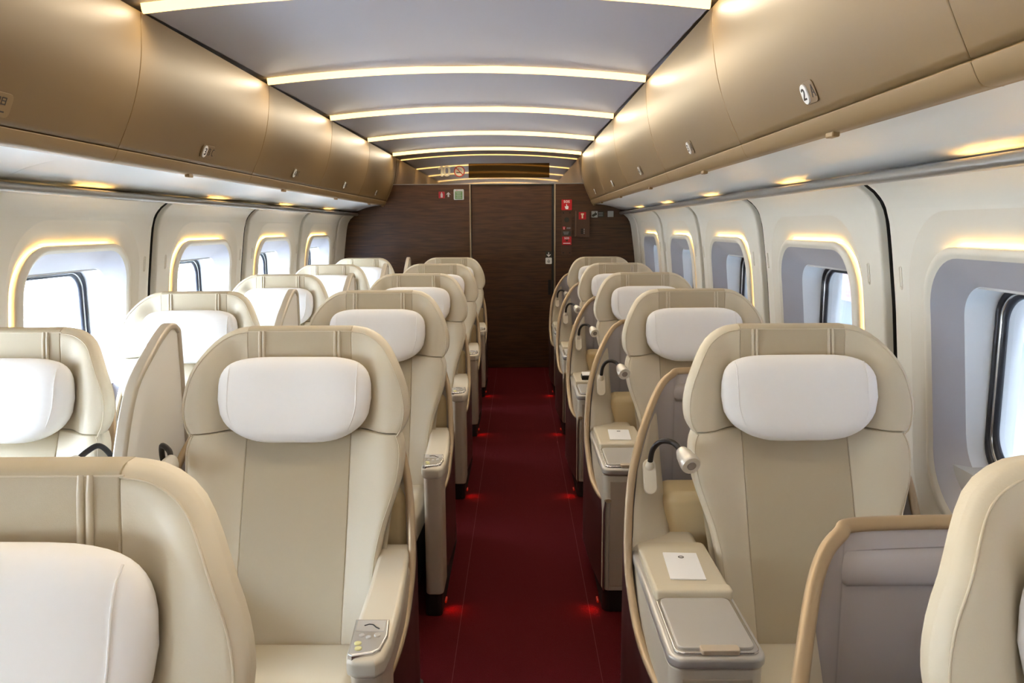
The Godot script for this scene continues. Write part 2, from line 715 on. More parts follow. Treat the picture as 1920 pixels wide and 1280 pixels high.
func window_unit(number: int, s: float, zc: float, where: String) -> void:
	var w := setting("window_%d" % number, where, "window")
	var inside := Vector3(-s, 0, 0)
	var oval := window_loop(0.488, 0.52, 1.528, 0.24, 0.30)
	var base := window_loop(0.404, 0.616, 1.409, 0.17, 0.225)
	var led := window_loop(0.412, 0.608, 1.418, 0.173, 0.23)
	var lip := window_loop(0.419, 0.601, 1.429, 0.176, 0.236)
	var tube := window_loop(0.418, 0.602, 1.424, 0.174, 0.234)
	var rim1 := window_loop(0.4165, 0.6035, 1.4245, 0.175, 0.235)
	var rim2 := window_loop(0.398, 0.622, 1.418, 0.165, 0.22)
	var rim3 := window_loop(0.388, 0.632, 1.408, 0.16, 0.215)
	var rim4 := window_loop(0.380, 0.642, 1.398, 0.155, 0.21)
	var g := Geo.new()
	var loops := []
	for k in 7:
		var t := k / 6.0
		loops.append([between(oval, base, t), 0.004 * smoothstep(0.0, 0.15, t) + 0.048 * t * t])
	loft_loops(g, s, zc, loops, inside)
	put("recess", g, M.surround, w)
	var g2 := Geo.new()
	loft_loops(g2, s, zc, [[base, 0.052], [led, 0.034], [rim1, 0.017], [lip, 0.009], [between(lip, rim2, 0.2), 0.003], [between(lip, rim2, 0.5), -0.001], [rim2, -0.004], [between(rim2, rim3, 0.6), -0.005], [rim3, -0.002], [rim4, 0.005]], inside)
	put("rim", g2, M.surround, w)
	# funnel towards the pane
	var crease := window_loop(0.352, 0.745, 1.318, 0.10, 0.13)
	var g3 := Geo.new()
	var fl := []
	for k in 7:
		var t2 := k / 6.0
		var lp := between(rim4, crease, t2)
		var row := PackedVector2Array()
		fl.append([lp, lerpf(0.005, 0.088, t2)])
	var rows := []
	for l in fl:
		var r := PackedVector3Array()
		for p in l[0]:
			var x1 := wall_half(p.y) + float(l[1])
			r.append(Vector3(CX + s * x1, p.y, zc + p.x))
		rows.append(r)
	g3.grid(rows, inside, true)
	put("funnel", g3, M.funnel, w)
	# straight inner frame, with the rounding of the crease
	var end := window_loop(0.345, 0.755, 1.310, 0.075, 0.10)
	var g4 := Geo.new()
	var last: PackedVector3Array = rows[-1]
	var endrow := PackedVector3Array()
	for p in end:
		endrow.append(Vector3(CX + s * 1.695, p.y, zc + p.x))
	var mids := []
	for t3 in [0.0, 0.12, 0.5, 1.0]:
		var r2 := PackedVector3Array()
		for i in last.size():
			r2.append(last[i].lerp(endrow[i], t3))
		mids.append(r2)
	g4.grid(mids, inside, true)
	put("inner_frame", g4, M.tunnel, w)
	# gaskets: dark, bright metal, dark
	var la := window_loop(0.345, 0.755, 1.310, 0.075, 0.10)
	var lb := window_loop(0.331, 0.772, 1.300, 0.075, 0.10)
	var lc := window_loop(0.325, 0.780, 1.295, 0.075, 0.10)
	var ld := window_loop(0.312, 0.795, 1.285, 0.075, 0.10)
	var ga := Geo.new()
	loft_loops(ga, s, zc, [[la, 1.692, 1], [between(la, lb, 0.3), 1.688, 1], [lb, 1.690, 1], [lb, 1.70, 1]], inside)
	loft_loops(ga, s, zc, [[lc, 1.700, 1], [between(lc, ld, 0.3), 1.697, 1], [ld, 1.699, 1], [ld, 1.712, 1]], inside)
	put("gasket", ga, M.gasket, w)
	var gm := Geo.new()
	loft_loops(gm, s, zc, [[lb, 1.700, 1], [between(lb, lc, 0.5), 1.695, 1], [lc, 1.700, 1]], inside)
	put("metal_strip", gm, M.silver, w)
	var gp := Geo.new()
	var flat := window_loop(0.320, 0.785, 1.292, 0.075, 0.10)
	flat.remove_at(flat.size() - 1)
	gp.plate(flat, 0.0, 0.006, 0.0, Transform3D(Basis(Vector3(0, 0, 1), Vector3(0, 1, 0), Vector3(-1, 0, 0)), Vector3(CX + s * 1.710 + 0.003, 0, zc)))
	put("pane", gp, M.glass, w)
	# warm light strip lying in the groove behind the rim, across the top and down the upper sides
	var path := PackedVector3Array()
	for i in range(12, 84):
		var p2: Vector2 = tube[i]
		path.append(wall_at(s, zc, p2.x, p2.y, 0.031))
	var lg := Geo.new()
	lg.sweep(path, ring(0.003, 6), Vector3(s, 0, 0))
	put("light_strip", lg, M.led, w)
	var o := AreaLight3D.new()
	o.name = "window_glow"
	w.add_child(o, true)
	o.area_size = Vector2(0.5, 0.004)
	o.position = wall_at(s, zc, 0, 1.4275, 0.029)
	o.basis = Basis(Vector3(0, 0, s), Vector3(-s * 0.97, -0.25, 0), Vector3(s * 0.25, -0.97, 0))
	o.light_color = Color(1.0, 0.80, 0.45)
	o.light_energy = 0.010
	o.area_range = 3.0
	o.shadow_enabled = true

func bin_profile() -> Array:
	var pts := [Vector2(0.945, 2.203), Vector2(0.948, 2.14), Vector2(0.955, 2.06), Vector2(0.974, 1.965), Vector2(1.008, 1.865), Vector2(1.055, 1.765)]
	return pts

func locker(s: float, z0: float, z1: float, label: String, num: String, letters: String) -> void:
	var t := thing("overhead_locker", label, "luggage locker", Vector3(CX, 0, (z0 + z1) * 0.5), "overhead lockers")
	var L := absf(z1 - z0) * 0.5
	var prof := bin_profile()
	var g := Geo.new()
	# door: curved sheet with edges turned in
	var rows := []
	for q in [[-L + 0.0012, 0.018], [-L + 0.0012, 0.003], [-L + 0.0022, 0.0007], [-L + 0.005, 0.0], [0.0, 0.0], [L - 0.005, 0.0], [L - 0.0022, 0.0007], [L - 0.0012, 0.003], [L - 0.0012, 0.018]]:
		var row := PackedVector3Array()
		for k in 25:
			var p := spline2(prof, k / 24.0)
			row.append(Vector3(s * (p.x + float(q[1])), p.y, q[0]))
		row.append(Vector3(s * (1.075 + float(q[1])), 1.763, q[0]))
		rows.append(row)
	g.grid(rows, Vector3(-s, -0.2, 0))
	put("door", g, M.bin, t)
	# rounded lip under the door
	var lip := PackedVector2Array()
	for p in [Vector2(1.0575, 1.7610), Vector2(1.0570, 1.757), Vector2(1.066, 1.738), Vector2(1.073, 1.726), Vector2(1.080, 1.7195), Vector2(1.090, 1.7175), Vector2(1.115, 1.719), Vector2(1.115, 1.761)]:
		lip.append(Vector2(p.x, p.y))
	var gl := Geo.new()
	var lr := []
	for z in [-L + 0.001, -L + 0.004, L - 0.004, L - 0.001]:
		var inset := 0.002 if absf(z) > L - 0.002 else 0.0
		var row2 := PackedVector3Array()
		for p in lip:
			row2.append(Vector3(s * (p.x + inset), p.y, z))
		row2.append(row2[0])
		lr.append(row2)
	gl.grid_tube(lr)
	gl.cap(lr[0], Vector3(0, 0, -1))
	gl.cap(lr[-1], Vector3(0, 0, 1))
	put("lip", gl, M.bin_lip, t)
	# box behind the door
	var gb := Geo.new()
	gb.box(Vector3(s * 1.28, 1.98, 0), Vector3(0.40, 0.46, L * 2 - 0.02), 0.01)
	put("locker_box", gb, M.bin, t)
	# catch under the lip
	var gc := Geo.new()
	gc.box(Vector3(s * 1.087, 1.713, 0.03), Vector3(0.020, 0.014, 0.045), 0.004)
	put("catch", gc, M.bin_lip, t)
	if num != "":
		var n2 := Vector2(-0.42, -0.9).normalized()
		# frame on the door near its lower edge
		var b := Basis(Vector3(0, 0, s), Vector3(-s * 0.40, 0.916, 0).normalized(), Vector3(-s * 0.916, -0.40, 0).normalized())
		var at := Vector3(s * 1.0275, 1.817, 0.0)
		var tg := Geo.new()
		tg.plate(rounded(-0.019, -0.026, 0.019, 0.026, 0.0188, 6), 0.0, 0.006, 0.002, Transform3D(b, at))
		var plate := put("number_tag", tg, M.white, t)
		text("digit", num, 0.030, M.ink, plate, at + b * Vector3(0, 0, 0.0062), b)
		var base2 := Geo.new()
		base2.plate(rounded(-0.03, -0.028, 0.10 if letters.length() > 1 else 0.06, 0.028, 0.012, 4), -0.001, 0.0012, 0.001, Transform3D(b, at))
		put("tag_base", base2, M.bin, t)
		text("seat_letter", letters, 0.030, M.ink, t, at + b * Vector3(0.045 + 0.012 * (letters.length() - 1), 0, 0.0014), b, false)

func soffit(s: float, number: int) -> void:
	var st := setting("trim_%d" % number)
	var prof := [Vector2(1.098, 1.7215), Vector2(1.17, 1.718), Vector2(1.236, 1.706), Vector2(1.30, 1.689), Vector2(1.345, 1.672), Vector2(1.385, 1.662), Vector2(1.425, 1.659)]
	var zz := [BACK_Z, 1.3, -0.02, -1.30, -2.56, -3.86, -5.16, -6.46, -7.76, WALL_Z]
	for i in zz.size() - 1:
		var g := Geo.new()
		var rows := []
		var z0: float = zz[i] - 0.0012
		var z1: float = zz[i + 1] + 0.0012
		for q in [[z0, 0.008], [z0 - 0.0015, 0.0], [lerpf(z0, z1, 0.5), 0.0], [z1 + 0.0015, 0.0], [z1, 0.008]]:
			var row := PackedVector3Array()
			for k in 21:
				var p := spline2(prof, k / 20.0)
				row.append(Vector3(CX + s * p.x, p.y + float(q[1]), q[0]))
			rows.append(row)
		g.grid(rows, Vector3(0, -1, 0))
		put("underside_panel", g, M.soffit, st)

func rail(s: float, number: int) -> void:
	var o := Geo.new()
	var prof := PackedVector2Array()
	for p in [Vector2(0.0, 0.016), Vector2(0.010, 0.014), Vector2(0.016, 0.006), Vector2(0.016, -0.006), Vector2(0.011, -0.014), Vector2(0.0, -0.017), Vector2(-0.026, -0.016), Vector2(-0.026, -0.004), Vector2(-0.006, 0.0), Vector2(-0.004, 0.012)]:
		prof.append(Vector2(p.x * (-s), p.y))
	o.sweep(PackedVector3Array([Vector3(CX + s * 1.374, 1.631, BACK_Z), Vector3(CX + s * 1.374, 1.631, WALL_Z)]), prof)
	var m := put("trim_%d" % number, o, M.rail)
	m.set_meta("kind", "structure")

func build_walls() -> void:
	var n := 1
	for s in [-1.0, 1.0]:
		var wall := setting("wall_left" if s < 0 else "wall_right", "pale ivory carriage wall with panels, joints and windows on the %s" % ("left" if s < 0 else "right"), "wall")
		for i in range(-2, 7):
			var zc := -0.605 - PITCH * i
			if i == 6:
				# short end panel beside the end wall
				var g := Geo.new()
				var rows := []
				for q in [[-7.764, 0.046], [-7.765, 0.010], [-7.770, 0.003], [-7.776, 0.0], [-8.0, 0.0], [WALL_Z, 0.0]]:
					var row := PackedVector3Array()
					for k in 41:
						row.append(wall_at(s, 0, q[0], lerpf(0.10, 1.6185, k / 40.0), q[1]))
					rows.append(row)
				g.grid(rows, Vector3(-s, 0, 0))
				put("wall_panel", g, M.wall, wall)
			else:
				wall_panel(wall, s, zc)
			# dark seal at the bottom of the joint towards the camera
			var gj := Geo.new()
			var rj := []
			for q in [[0.69, 0.046], [0.644, 0.046], [0.641, 0.044], [0.640, 0.040], [0.640, 0.029], [0.634, 0.027]]:
				var row3 := PackedVector3Array()
				for k in 61:
					row3.append(wall_at(s, zc, q[0], lerpf(0.02, 1.6185, k / 60.0), q[1]))
				rj.append(row3)
			gj.grid(rj, Vector3(-s, 0, 1))
			put("joint_seal", gj, M.joint, wall)
			if i > -3 and i < 6:
				# body between the windows and round them
				var gb := Geo.new()
				gb.box(Vector3(CX + s * 1.70, 1.0, zc + 0.65), Vector3(0.19, 1.2, 0.56))
				put("body_pillar", gb, M.body, wall)
		var side := Geo.new()
		var z_mid := (BACK_Z + WALL_Z) * 0.5
		var z_len := BACK_Z - WALL_Z + 0.6
		side.box(Vector3(CX + s * 1.70, 0.28, z_mid), Vector3(0.20, 1.0, z_len))
		side.box(Vector3(CX + s * 1.70, 1.88, z_mid), Vector3(0.20, 1.14, z_len))
		side.box(Vector3(CX + s * 1.70, 1.0, -7.9), Vector3(0.19, 1.2, 0.8))
		put("body_side", side, M.body, wall)
		for i in range(-2, 6):
			var ord := ["", "", "first", "second", "third", "fourth", "fifth", "sixth"]
			var name_text := ""
			if i >= 0:
				name_text = "rounded square carriage window in the %s wall, beside the %s row from the camera" % ["left" if s < 0 else "right", ord[i + 2]]
			window_unit(n, s, -0.605 - PITCH * i, name_text)
			n += 1

func build_ceiling() -> void:
	var c := setting("ceiling", "grey curved carriage ceiling of stepped panels between light strips", "ceiling")
	var zs := []
	for i in range(-2, 6):
		zs.append(-1.387 - PITCH * i)
	var hw := 0.938
	for i in range(-1, zs.size()):
		var z0: float = BACK_Z + 0.1 if i < 0 else zs[i] - 0.014
		var z1: float = WALL_Z if i == zs.size() - 1 else zs[i + 1] + 0.014
		var g := Geo.new()
		var rows := []
		for k in 9:
			var t := k / 8.0
			var row := PackedVector3Array()
			for j in 25:
				var u := lerpf(-1, 1, j / 24.0)
				row.append(Vector3(CX + u * hw, 2.207 + 0.052 * (1 - u * u) + 0.020 * t, lerpf(z0, z1, t)))
			rows.append(row)
		g.grid(rows, Vector3(0, -1, 0))
		put("ceiling_panel", g, M.ceiling, c)
	var r := Geo.new()
	r.box(Vector3(CX, 2.40, (BACK_Z + WALL_Z) * 0.5), Vector3(3.6, 0.10, BACK_Z - WALL_Z + 0.6))
	r.box(Vector3(CX - 1.25, 2.26, (BACK_Z + WALL_Z) * 0.5), Vector3(0.62, 0.06, BACK_Z - WALL_Z))
	r.box(Vector3(CX + 1.25, 2.26, (BACK_Z + WALL_Z) * 0.5), Vector3(0.62, 0.06, BACK_Z - WALL_Z))
	put("roof", r, M.ceiling, c)
	var ord := ["", "nearest", "second", "third", "fourth", "fifth", "sixth"]
	for i in range(-1, 6):
		var z := -1.387 - PITCH * i
		var lab := "curved glowing light strip across the ceiling, behind the camera" if i < 1 else "curved glowing light strip across the ceiling, %s from the camera" % ord[i]
		if i == 0:
			lab = "curved glowing light strip across the ceiling, just above the camera"
		var t := thing("ceiling_light", lab, "light", Vector3(CX, 2.207, z), "ceiling light strips")
		var g := Geo.new()
		var rows := []
		for q in [[0.015, 0.0205], [0.011, 0.002], [0.005, -0.007], [-0.002, -0.010], [-0.009, -0.008], [-0.014, 0.001]]:
			var row := PackedVector3Array()
			for j in 33:
				var u := lerpf(-1, 1, j / 32.0)
				row.append(Vector3(u * hw, 0.052 * (1 - u * u) + float(q[1]), q[0]))
			rows.append(row)
		g.grid(rows, Vector3(0, -1, 0.6))
		put("diffuser", g, M.lamp_strip, t)
		var hs := Geo.new()
		hs.box(Vector3(0, 0.085, 0), Vector3(1.7, 0.03, 0.05), 0.004)
		put("housing", hs, M.rail, t)
		var a := AreaLight3D.new()
		a.name = "strip_light"
		t.add_child(a, true)
		a.area_size = Vector2(1.80, 0.03)
		a.position = Vector3(0, -0.012, 0.006)
		a.rotation = Vector3(-PI * 0.5 + 0.38, PI, 0)
		a.light_color = Color(1.0, 0.94, 0.83)
		a.light_energy = STRIP
		a.area_range = 12.0
		a.shadow_enabled = true

func build_ends() -> void:
	# end wall with its dark veneer, door and mirror band
	var w := setting("wall_back", "dark brown wood veneer end wall of the carriage", "wall")
	for q in [[CX - 1.56, -0.498, "l"], [0.397, CX + 1.56, "r"]]:
		var g := Geo.new()
		g.box(Vector3((q[0] + q[1]) * 0.5, 0.965, WALL_Z - 0.02), Vector3(q[1] - q[0], 1.93, 0.04), 0.001)
		put("veneer_panel", g, M.wood, w)
	var gt := Geo.new()
	gt.box(Vector3(CX, 1.9335, WALL_Z - 0.018), Vector3(3.1, 0.007, 0.044), 0.001)
	put("metal_edge", gt, M.rail, w)
	var gm := Geo.new()
	gm.box(Vector3(CX, 2.12, WALL_Z - 0.02), Vector3(3.1, 0.366, 0.03), 0.001)
	put("mirror_band", gm, M.mirror, w)
	var gs := Geo.new()
	gs.box(Vector3(CX, 1.1, WALL_Z - 10.07), Vector3(3.6, 2.8, 20.0))
	put("bulkhead", gs, M.body, w)
	var d := setting("door_1", "closed dark brown wood veneer sliding door in the end wall", "door")
	var gd := Geo.new()
	gd.box(Vector3(-0.052, 0.966, WALL_Z - 0.035), Vector3(0.85, 1.925, 0.03), 0.001)
	put("door_leaf", gd, M.wood, d)
	var gr := Geo.new()
	gr.box(Vector3(0.366, 0.966, WALL_Z - 0.0185), Vector3(0.022, 1.925, 0.004), 0.001)
	put("rubber_edge", gr, M.rubber, d)
	for x in [[-0.491, 0.013], [0.389, 0.016]]:
		var gf := Geo.new()
		gf.box(Vector3(x[0], 0.966, WALL_Z - 0.006), Vector3(x[1], 1.93, 0.03), 0.003)
		put("door_post", gf, M.bronze, d)
	var gh := Geo.new()
	gh.box(Vector3(0.335, 0.86, WALL_Z - 0.019), Vector3(0.03, 0.16, 0.006), 0.003)
	put("door_pull", gh, M.rubber, d)
	# wall behind the camera
	var bw := setting("wall_front")
	var gb := Geo.new()
	gb.box(Vector3(CX, 1.1, BACK_Z + 10.0), Vector3(3.6, 2.8, 20.0))
	put("partition_panel", gb, M.wall, bw)
	# floor
	var f := setting("floor", "dark red carpeted carriage floor with an aisle between the seats", "floor")
	var gfl := Geo.new()
	gfl.box(Vector3(CX, -0.05, (BACK_Z + WALL_Z) * 0.5), Vector3(3.3, 0.10, BACK_Z - WALL_Z + 0.3))
	put("carpet", gfl, M.carpet, f)
	for x in [-0.225, 0.275]:
		var gl := Geo.new()
		gl.box(Vector3(x, 0.0008, (BACK_Z + WALL_Z) * 0.5), Vector3(0.002, 0.002, BACK_Z - WALL_Z))
		put("carpet_seam", gl, M.carpet_seam, f)

# ------------------------------------------------------------------ seats (own axes: x right, y up, sitter faces +z)
func back_z(x: float, y: float) -> float:      # front surface of the backrest and head part
	var z := table([[0.28, 0.225], [0.60, 0.083], [0.925, -0.030], [1.05, -0.055], [1.215, -0.078]], y)
	var ax := absf(x)
	if y > 0.925:
		var wing := smoothstep(0.15, 0.275, ax) * 0.062 * smoothstep(1.225, 1.08, y)
		var hollow := 0.010 * smoothstep(0.13, 0.19, ax) * (1.0 - smoothstep(0.19, 0.24, ax)) * smoothstep(1.19, 1.12, y)
		return z + wing - hollow
	return z + 0.045 * smoothstep(0.145, 0.27, ax) * smoothstep(0.30, 0.6, y) * lerpf(1.0, 1.25, smoothstep(0.7, 0.92, y)) + 0.012 * sin((y - 0.3) * 5.0)

const HEAD_OUT := [Vector2(0.1500, 1.2140), Vector2(0.1941, 1.2060), Vector2(0.2403, 1.1790), Vector2(0.2760, 1.1370), Vector2(0.3023, 1.0860), Vector2(0.3180, 1.0330), Vector2(0.3227, 0.9900), Vector2(0.3170, 0.9540), Vector2(0.3002, 0.9260)]
const HEAD_IN := [Vector2(0.15, 1.2138), Vector2(0.15, 1.1930), Vector2(0.15, 1.1640), Vector2(0.15, 1.1250), Vector2(0.15, 1.0800), Vector2(0.15, 1.0320), Vector2(0.15, 0.9890), Vector2(0.15, 0.9530), Vector2(0.15, 0.9260)]
const BACK_OUT := [Vector2(0.2952, 0.9245), Vector2(0.3066, 0.895), Vector2(0.3086, 0.855), Vector2(0.3014, 0.80), Vector2(0.2849, 0.745), Vector2(0.2633, 0.68), Vector2(0.2458, 0.60), Vector2(0.2386, 0.50), Vector2(0.2365, 0.40), Vector2(0.2365, 0.28)]
const BACK_IN := [Vector2(0.15, 0.9245), Vector2(0.15, 0.895), Vector2(0.15, 0.855), Vector2(0.15, 0.80), Vector2(0.15, 0.745), Vector2(0.15, 0.68), Vector2(0.149, 0.60), Vector2(0.148, 0.50), Vector2(0.147, 0.40), Vector2(0.147, 0.28)]

func flip_pts(a: Array) -> Array:
	var o := []
	for p in a:
		o.append(Vector2(-p.x, p.y))
	return o

func build_back(t: Node3D) -> void:
	var f := back_z
	for s in [1, -1]:
		var g := Geo.new()
		if s > 0:
			pad(g, HEAD_IN, HEAD_OUT, f, 0.040, 0.003, 0.022, 0.0, 0.010, 9, 18)
		else:
			pad(g, flip_pts(HEAD_IN), flip_pts(HEAD_OUT), f, 0.040, 0.003, 0.022, 0.0, 0.010, 9, 18)
		var wing := put("headrest_wing", g, M.leather, t)
		# piping along the edge of the wing
		var path := PackedVector3Array()
		for k in 37:
			var tt := k / 36.0
			var p := spline2(HEAD_OUT, tt)
			var q := spline2(HEAD_IN, tt)
			var d := 0.013
			var dir := (q - p)
			var along := (spline2(HEAD_OUT, minf(tt + 0.02, 1.0)) - spline2(HEAD_OUT, maxf(tt - 0.02, 0.0))).normalized()
			p += Vector2(-absf(along.y), -absf(along.x)) * d
			p.x = maxf(p.x, 0.15)
			path.append(Vector3(p.x * s, p.y, back_z(p.x, p.y) - roll(d, 0.022) + 0.0006))
		var gp := Geo.new()
		gp.sweep(path, ring(0.0017, 6), Vector3(0, 0, 1))
		put("piping", gp, M.stitch, wing)
		var g2 := Geo.new()
		if s > 0:
			pad(g2, BACK_IN, BACK_OUT, f, 0.055, 0.004, 0.024, 0.014, 0.01, 8, 18)
		else:
			pad(g2, flip_pts(BACK_IN), flip_pts(BACK_OUT), f, 0.055, 0.004, 0.024, 0.014, 0.01, 8, 18)
		var bol := put("side_bolster", g2, M.leather, t)
		var path2 := PackedVector3Array()
		for k in 37:
			var p2 := spline2(BACK_OUT, 0.02 + 0.98 * k / 36.0)
			var d2 := 0.011
			p2.x -= d2
			path2.append(Vector3(p2.x * s, p2.y, back_z(p2.x, p2.y) - roll(d2, 0.024) + 0.0006))
		var gp2 := Geo.new()
		gp2.sweep(path2, ring(0.0017, 6), Vector3(0, 0, 1))
		put("piping", gp2, M.stitch, bol)
	var gh := Geo.new()
	pad(gh, [Vector2(-0.15, 1.2145), Vector2(-0.15, 1.07), Vector2(-0.15, 0.926)], [Vector2(0.15, 1.2145), Vector2(0.15, 1.07), Vector2(0.15, 0.926)], f, 0.040, 0.003, 0.003, 0.022, 0.010, 8, 12)
	var hp := put("headrest_panel", gh, M.leather_panel, t)
	# folded pleats running down both sides of the head panel
	for x in [-0.1145, -0.103, 0.103, 0.1145]:
		var path3 := PackedVector3Array()
		for k in 13:
			var y := lerpf(1.2035, 0.95, k / 12.0)
			path3.append(Vector3(x, y, back_z(x, y) - roll(1.2145 - y, 0.022) + 0.0012))
		var gr := Geo.new()
		gr.sweep(path3, ring(0.0044, 8, 0.0046), Vector3(0, 0, 1))
		put("pleat", gr, M.leather, hp)
	var path4 := PackedVector3Array()
	for k in 13:
		var x4 := lerpf(-0.155, 0.155, k / 12.0)
		path4.append(Vector3(x4, 1.2145 - 0.012, back_z(x4, 1.2) - roll(0.012, 0.022) + 0.0006))
	var gt := Geo.new()
	gt.sweep(path4, ring(0.0017, 6), Vector3(0, 0, 1))
	put("piping", gt, M.stitch, hp)
	var core := Geo.new()
	core.box(Vector3(0, 0.62, 0.0), Vector3(0.40, 0.62, 0.03), 0.012, Basis(Vector3(1, 0, 0), -0.30))
	put("back_cover", core, M.shell, t)
	var gc := Geo.new()
	pad(gc, [Vector2(-0.15, 0.924), Vector2(-0.149, 0.6), Vector2(-0.147, 0.28)], [Vector2(0.15, 0.924), Vector2(0.149, 0.6), Vector2(0.147, 0.28)], f, 0.075, 0.004, 0.004, 0.010, 0.01, 8, 20)
	put("back_panel", gc, M.leather_panel, t)

func build_pillow(t: Node3D, sd: int) -> void:
	var nz := FastNoiseLite.new()
	nz.seed = sd
	nz.frequency = 9.0
	var rows := []
	var yc := 1.026
	var rs := [0.0, 0.15, 0.30, 0.45, 0.58, 0.68, 0.76, 0.83, 0.88, 0.92, 0.95, 0.975, 0.99, 1.0]
	for i in 27:
		var r: float = rs[i] if i < 14 else rs[26 - i]
		var zz := pow(maxf(0.0, 1.0 - pow(r, 4.2)), 0.48) * (1.0 if i < 14 else -1.0)
		var row := PackedVector3Array()
		for j in 49:
			var th := TAU * j / 48.0
			var cx := signf(cos(th)) * pow(absf(cos(th)), 0.50)
			var sy := signf(sin(th)) * pow(absf(sin(th)), 0.54)
			var x := 0.217 * cx * r
			var y := 0.121 * sy * r
			if y < 0.0:
				x *= 1.0 - 0.25 * pow(-y / 0.121, 1.9)
			else:
				y -= 0.007 * (1.0 - pow(absf(x) / 0.217, 2.0)) * r
			var z := zz * 0.056 * (1.0 - 0.25 * y / 0.118) + 0.35 * x * x
			var wr := nz.get_noise_3d(x * 1.3, y * 0.6, 0.0) * 0.0035 * r
			row.append(Vector3(x + wr, yc + y + wr * 0.6, back_z(0.0, yc + y) + 0.034 + z + wr))
		rows.append(row)
	var g := Geo.new()
	g.grid(rows, Vector3.ZERO, true)
	var p := put("pillow", g, M.linen, t)
	for s in [-1.0, 1.0]:
		var path := PackedVector3Array()
		for k in 17:
			var y2 := lerpf(0.098, -0.100, k / 16.0)
			var x2: float = s * (0.180 - 0.052 * pow(maxf(0.0, -y2 / 0.118), 1.9))
			# height of the pillow's front there
			var e := pow(pow(absf(x2) / (0.217 * (1.0 - 0.25 * pow(maxf(0.0, -y2 / 0.118), 1.9))), 4.0) + pow(absf(y2) / 0.118, 3.7), 0.25)
			var z2 := pow(maxf(0.0, 1.0 - pow(minf(e, 1.0), 4.2)), 0.48) * 0.056 * (1.0 - 0.25 * y2 / 0.118) + 0.35 * x2 * x2
			path.append(Vector3(x2, yc + y2, back_z(0.0, yc + y2) + 0.034 + z2 + 0.0005))
		var gs := Geo.new()
		gs.sweep(path, ring(0.0018, 6), Vector3(0, 0, 1))
		put("seam", gs, M.linen, p)

const TRIM := [[0.244, -0.290, 1.036], [0.18, -0.268, 1.026], [0.128, -0.215, 0.985], [0.063, -0.09, 0.895], [0.023, -0.01, 0.79], [0.007, 0.035, 0.68], [0.0, 0.09, 0.56], [0.003, 0.16, 0.485], [0.006, 0.25, 0.443], [0.012, 0.37, 0.430], [0.024, 0.50, 0.434], [0.038, 0.605, 0.455]]

func trim_side(s: float, a: float) -> Array:
	var o := []
	for q in TRIM:
		o.append(Vector3(s * (a - float(q[0])), q[2], q[1]))
	return o

func build_shell(t: Node3D, al: float, ar: float) -> PackedVector3Array:
	var pts := trim_side(-1.0, al)
	pts.reverse()
	pts.append_array(trim_side(1.0, ar))
	var path := spline(pts, 8)
	var N := path.size()
	var inner := []
	var outer := []
	for t2 in [0.0, 0.03, 0.12, 0.3, 0.55, 1.0]:
		var r1 := PackedVector3Array()
		var r2 := PackedVector3Array()
		for i in N:
			var p := path[i]
			var d := path[mini(i + 1, N - 1)] - path[maxi(i - 1, 0)]
			d.y = 0
			d = d.normalized()
			var out := d.cross(Vector3.UP)          # sideways, turned outwards
			var mid := Vector3((ar - al) * 0.5, 0, 0.2)
			if out.dot(Vector3(p.x, 0, p.z) - mid) < 0.0:
				out = -out
			var y := lerpf(p.y, 0.09, t2)
			r1.append(Vector3(p.x, y, p.z) - out * 0.003)
			r2.append(Vector3(p.x, y, p.z) + out * (0.010 + 0.004 * minf(1.0, t2 * 8.0)))
		inner.append(r1)
		outer.append(r2)
	var g := Geo.new()
	g.grid(inner, Vector3(0, 0, 1))
	put("shell_lining", g, M.shell, t)
	var g2 := Geo.new()
	g2.grid(outer, Vector3(0, 0, -1))
	put("shell_outside", g2, M.shell_dark, t)
	var g3 := Geo.new()
	var prof := PackedVector2Array()
	for k in 14:
		var a := TAU * k / 14
		prof.append(Vector2(cos(a) * 0.012 + 0.0, sin(a) * 0.008))
	g3.sweep(path, prof)
	put("shell_trim", g3, M.bronze, t)
	return path

func side_panel(t: Node3D, s: float, a: float, m: Material, called: String) -> void:
	# sail-shaped panel inside the shell's wing, from the armrest up to a point
	var left := [[0.112, -0.205, 0.945], [0.082, -0.115, 0.880], [0.042, -0.03, 0.79], [0.026, 0.015, 0.69], [0.018, 0.055, 0.60], [0.018, 0.06, 0.50]]
	var right := [[0.118, -0.200, 0.940], [0.123, -0.165, 0.875], [0.126, -0.125, 0.785], [0.130, -0.08, 0.69], [0.138, -0.03, 0.605], [0.14, -0.02, 0.50]]
	var rows := []
	for k in 21:
		var f := k / 20.0 * 5.0
		var i := mini(int(f), 4)
		var u := f - i
		var l := Vector3(lerpf(left[i][0], left[i + 1][0], u), lerpf(left[i][2], left[i + 1][2], u), lerpf(left[i][1], left[i + 1][1], u))
		var r := Vector3(lerpf(right[i][0], right[i + 1][0], u), lerpf(right[i][2], right[i + 1][2], u), lerpf(right[i][1], right[i + 1][1], u))
		var row := PackedVector3Array()
		for j in 9:
			var w := j / 8.0
			var p := l.lerp(r, w)
			var d := minf(w, 1.0 - w) * l.distance_to(r)
			row.append(Vector3(s * (a - p.x), p.y, p.z - roll(d, 0.008)))
		# side going back
		row.append(Vector3(s * (a - r.x - 0.002), r.y, r.z - 0.07 * clampf((0.95 - r.y) / 0.35, 0.0, 1.0)))
		rows.append(row)
	var g := Geo.new()
	g.grid(rows, Vector3(0, 0, 1))
	put(called, g, m, t)

